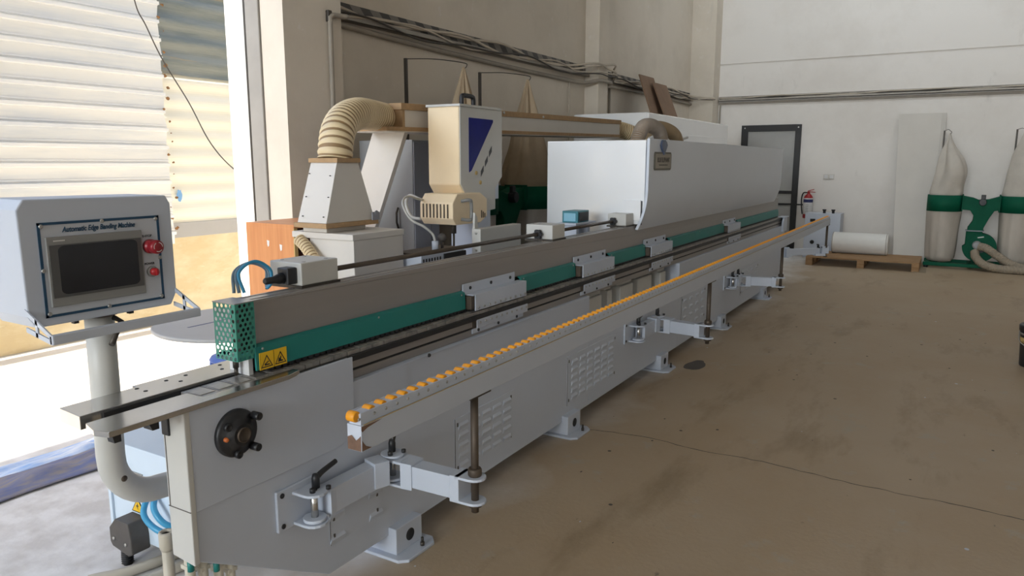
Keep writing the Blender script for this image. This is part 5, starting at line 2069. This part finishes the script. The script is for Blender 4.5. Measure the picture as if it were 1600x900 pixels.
random.seed(21)
labs = ['light cable snaking along the top of the left wall tray', 'light cable looping just below the topmost one on the left wall tray', 'thin pale cable woven along the middle of the left wall tray', 'dark cable lying low in the left wall tray']
for i in range(4):
    pts = []
    x = 4.27
    ph = i * 1.7
    while x < 13.6:
        y = 4.285 - 0.012 * i
        if 9.0 < x < 9.7:
            y = 4.11 - 0.01 * i
        z = 2.80 - 0.022 * i + 0.035 * math.sin(x * 2.1 + ph) + 0.018 * math.sin(x * 4.7 + 2 * ph)
        if 9.0 < x < 9.9:
            z += 0.05 - 0.01 * i
        pts.append((x, y, z))
        x += 0.3
    pts.append((13.68, 4.0, 2.76 - 0.01 * i))
    pts.append((13.69, 3.86, 2.755 - 0.01 * i))
    mb = MB()
    mb.tube(bez(pts, 260), 0.014 if i < 2 else 0.009, 8)
    tag(mb.build('cable', 'cable_dark' if i == 3 else 'cable'), labs[i], 'cable', 'cables on the left wall')
labs = ['pale cable lying along the top of the back wall tray', 'dark cable lying along the back wall tray under the pale one', 'thin pale cable lying at the front of the back wall tray']
for i in range(3):
    pts = []
    y = 3.88
    while y > -7:
        pts.append((14.065 - 0.012 * i, y, 2.775 - 0.018 * i + 0.010 * math.sin(y * 2.9 + i) + 0.006 * math.sin(y * 7 + i)))
        y -= 0.35
    mb = MB()
    mb.tube(bez(pts, 200), 0.011, 8)
    tag(mb.build('cable', 'cable_dark' if i == 1 else 'cable'), labs[i], 'cable', 'cables on the back wall')

mb = MB()
mb.tube(bez([(4.26, 4.32, 2.69), (5.5, 4.32, 2.655), (7.0, 4.32, 2.635), (8.6, 4.32, 2.63), (8.95, 4.25, 2.62), (9.15, 4.12, 2.66), (9.55, 4.12, 2.66), (9.75, 4.28, 2.65), (10.5, 4.32, 2.67), (12.0, 4.32, 2.685), (13.70, 4.32, 2.66)], 120), 0.024, 10)
tag(mb.build('conduit_pipe', 'conduit'), 'long grey conduit pipe below the left wall cable tray', 'pipe')
mb = MB()
mb.tube(bez([(4.10, 3.975, 1.0), (4.105, 3.975, 1.9), (4.11, 3.975, 2.60)], 12) + bez([(4.11, 3.975, 2.63), (4.15, 3.975, 2.65), (4.24, 3.975, 2.655), (4.275, 3.99, 2.66), (4.28, 4.30, 2.67)], 14), 0.019, 10)
tag(mb.build('conduit_pipe', 'conduit'), 'grey conduit pipe running down the pier beside the doorway', 'pipe')
mb = MB()
mb.box(4.09, 4.13, 3.97, 4.0, 2.60, 2.68)
tag(mb.build('pipe_elbow_box', 'darksteel', bevel=0.006), 'dark elbow box at the top of the pier conduit', 'junction box')
for x, z0, m_, r_, lab in ((8.69, 1.2, 'cable', 0.010, 'thin pale cable dropping down the left wall before the pilaster'), (9.98, 1.2, 'conduit', 0.018, 'grey conduit dropping down the left wall just past the middle pilaster')):
    mb = MB()
    mb.tube([(x, 4.325, z0), (x, 4.325, 2.0), (x, 4.325, 2.64)], r_, 8)
    tag(mb.build('drop_conduit', m_), lab, 'pipe')
mb = MB()
mb.tube([(14.07, 3.87, 1.0), (14.07, 3.87, 2.0), (14.07, 3.87, 2.66)], 0.014, 8)
tag(mb.build('drop_conduit', 'conduit'), 'grey conduit dropping down the back wall corner below the tray', 'pipe')

# ================================================================== PIPES ON THE FLOOR BY THE CABINET
t = thing('conduit_stub', (1.305, 2.05, 0), 'upright beige plastic conduit with a ribbed cap beside the end panel', 'pipe')
mb = MB()
mb.cyl((1.305, 2.05, 0.0), (1.305, 2.05, 0.44), 0.0175, seg=20)
mb.build('conduit_tube', 'pvc', t)
mb = MB()
mb.lathe([(0.0185, 0.385), (0.023, 0.395), (0.0235, 0.44), (0.022, 0.447), (0.014, 0.447), (0.012, 0.44)], (1.305, 2.05, 0), 'z', 20)
mb.build('conduit_cap', 'pvc', t)
for i, (pts, lab) in enumerate(((((1.40, 2.72, 0.02), (1.60, 2.62, 0.02), (2.2, 2.55, 0.02)), 'beige plastic pipe lying on the floor behind the corrugated cable'), (((1.36, 2.60, 0.02), (1.55, 2.52, 0.02), (2.2, 2.44, 0.02)), 'beige plastic pipe lying nearest the corrugated cable on the floor'))):
    mb = MB()
    mb.tube(bez(pts, 16), 0.02, 12)
    tag(mb.build('floor_pipe', 'pvc'), lab, 'pipe', 'floor pipes')

# shadow beside a foot, painted as a dark patch, and grit on the floor
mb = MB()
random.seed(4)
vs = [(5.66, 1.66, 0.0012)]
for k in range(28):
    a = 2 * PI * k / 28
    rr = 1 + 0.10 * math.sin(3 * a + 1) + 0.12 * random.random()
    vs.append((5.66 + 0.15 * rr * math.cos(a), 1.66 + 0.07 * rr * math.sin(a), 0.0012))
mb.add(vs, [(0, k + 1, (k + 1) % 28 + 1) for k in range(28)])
mb.build('painted_shadow', 'foot_shadow', floor)
mb = MB()
for k in range(90):
    x = random.uniform(1.7, 9.0)
    y = random.uniform(-1.0, 1.75)
    r = random.uniform(0.003, 0.009) * (1 + x * 0.08)
    n = 7
    a0 = random.random() * 6
    el = random.uniform(0.4, 1.0)
    mb.add([(x + r * math.cos(a0 + 2 * PI * i / n), y + el * r * math.sin(a0 + 2 * PI * i / n), 0.0009) for i in range(n)], [tuple(range(n))], 0 if k % 3 else 1)
for k in range(60):
    x = random.gauss(2.36, 0.05)
    y = random.gauss(0.55, 0.05)
    r = random.uniform(0.002, 0.006)
    mb.add([(x + r * math.cos(2 * PI * i / 6), y + r * math.sin(2 * PI * i / 6), 0.0009) for i in range(6)], [tuple(range(6))], 0)
mb.build('floor_specks', ['crack', 'panelgrey'], floor)
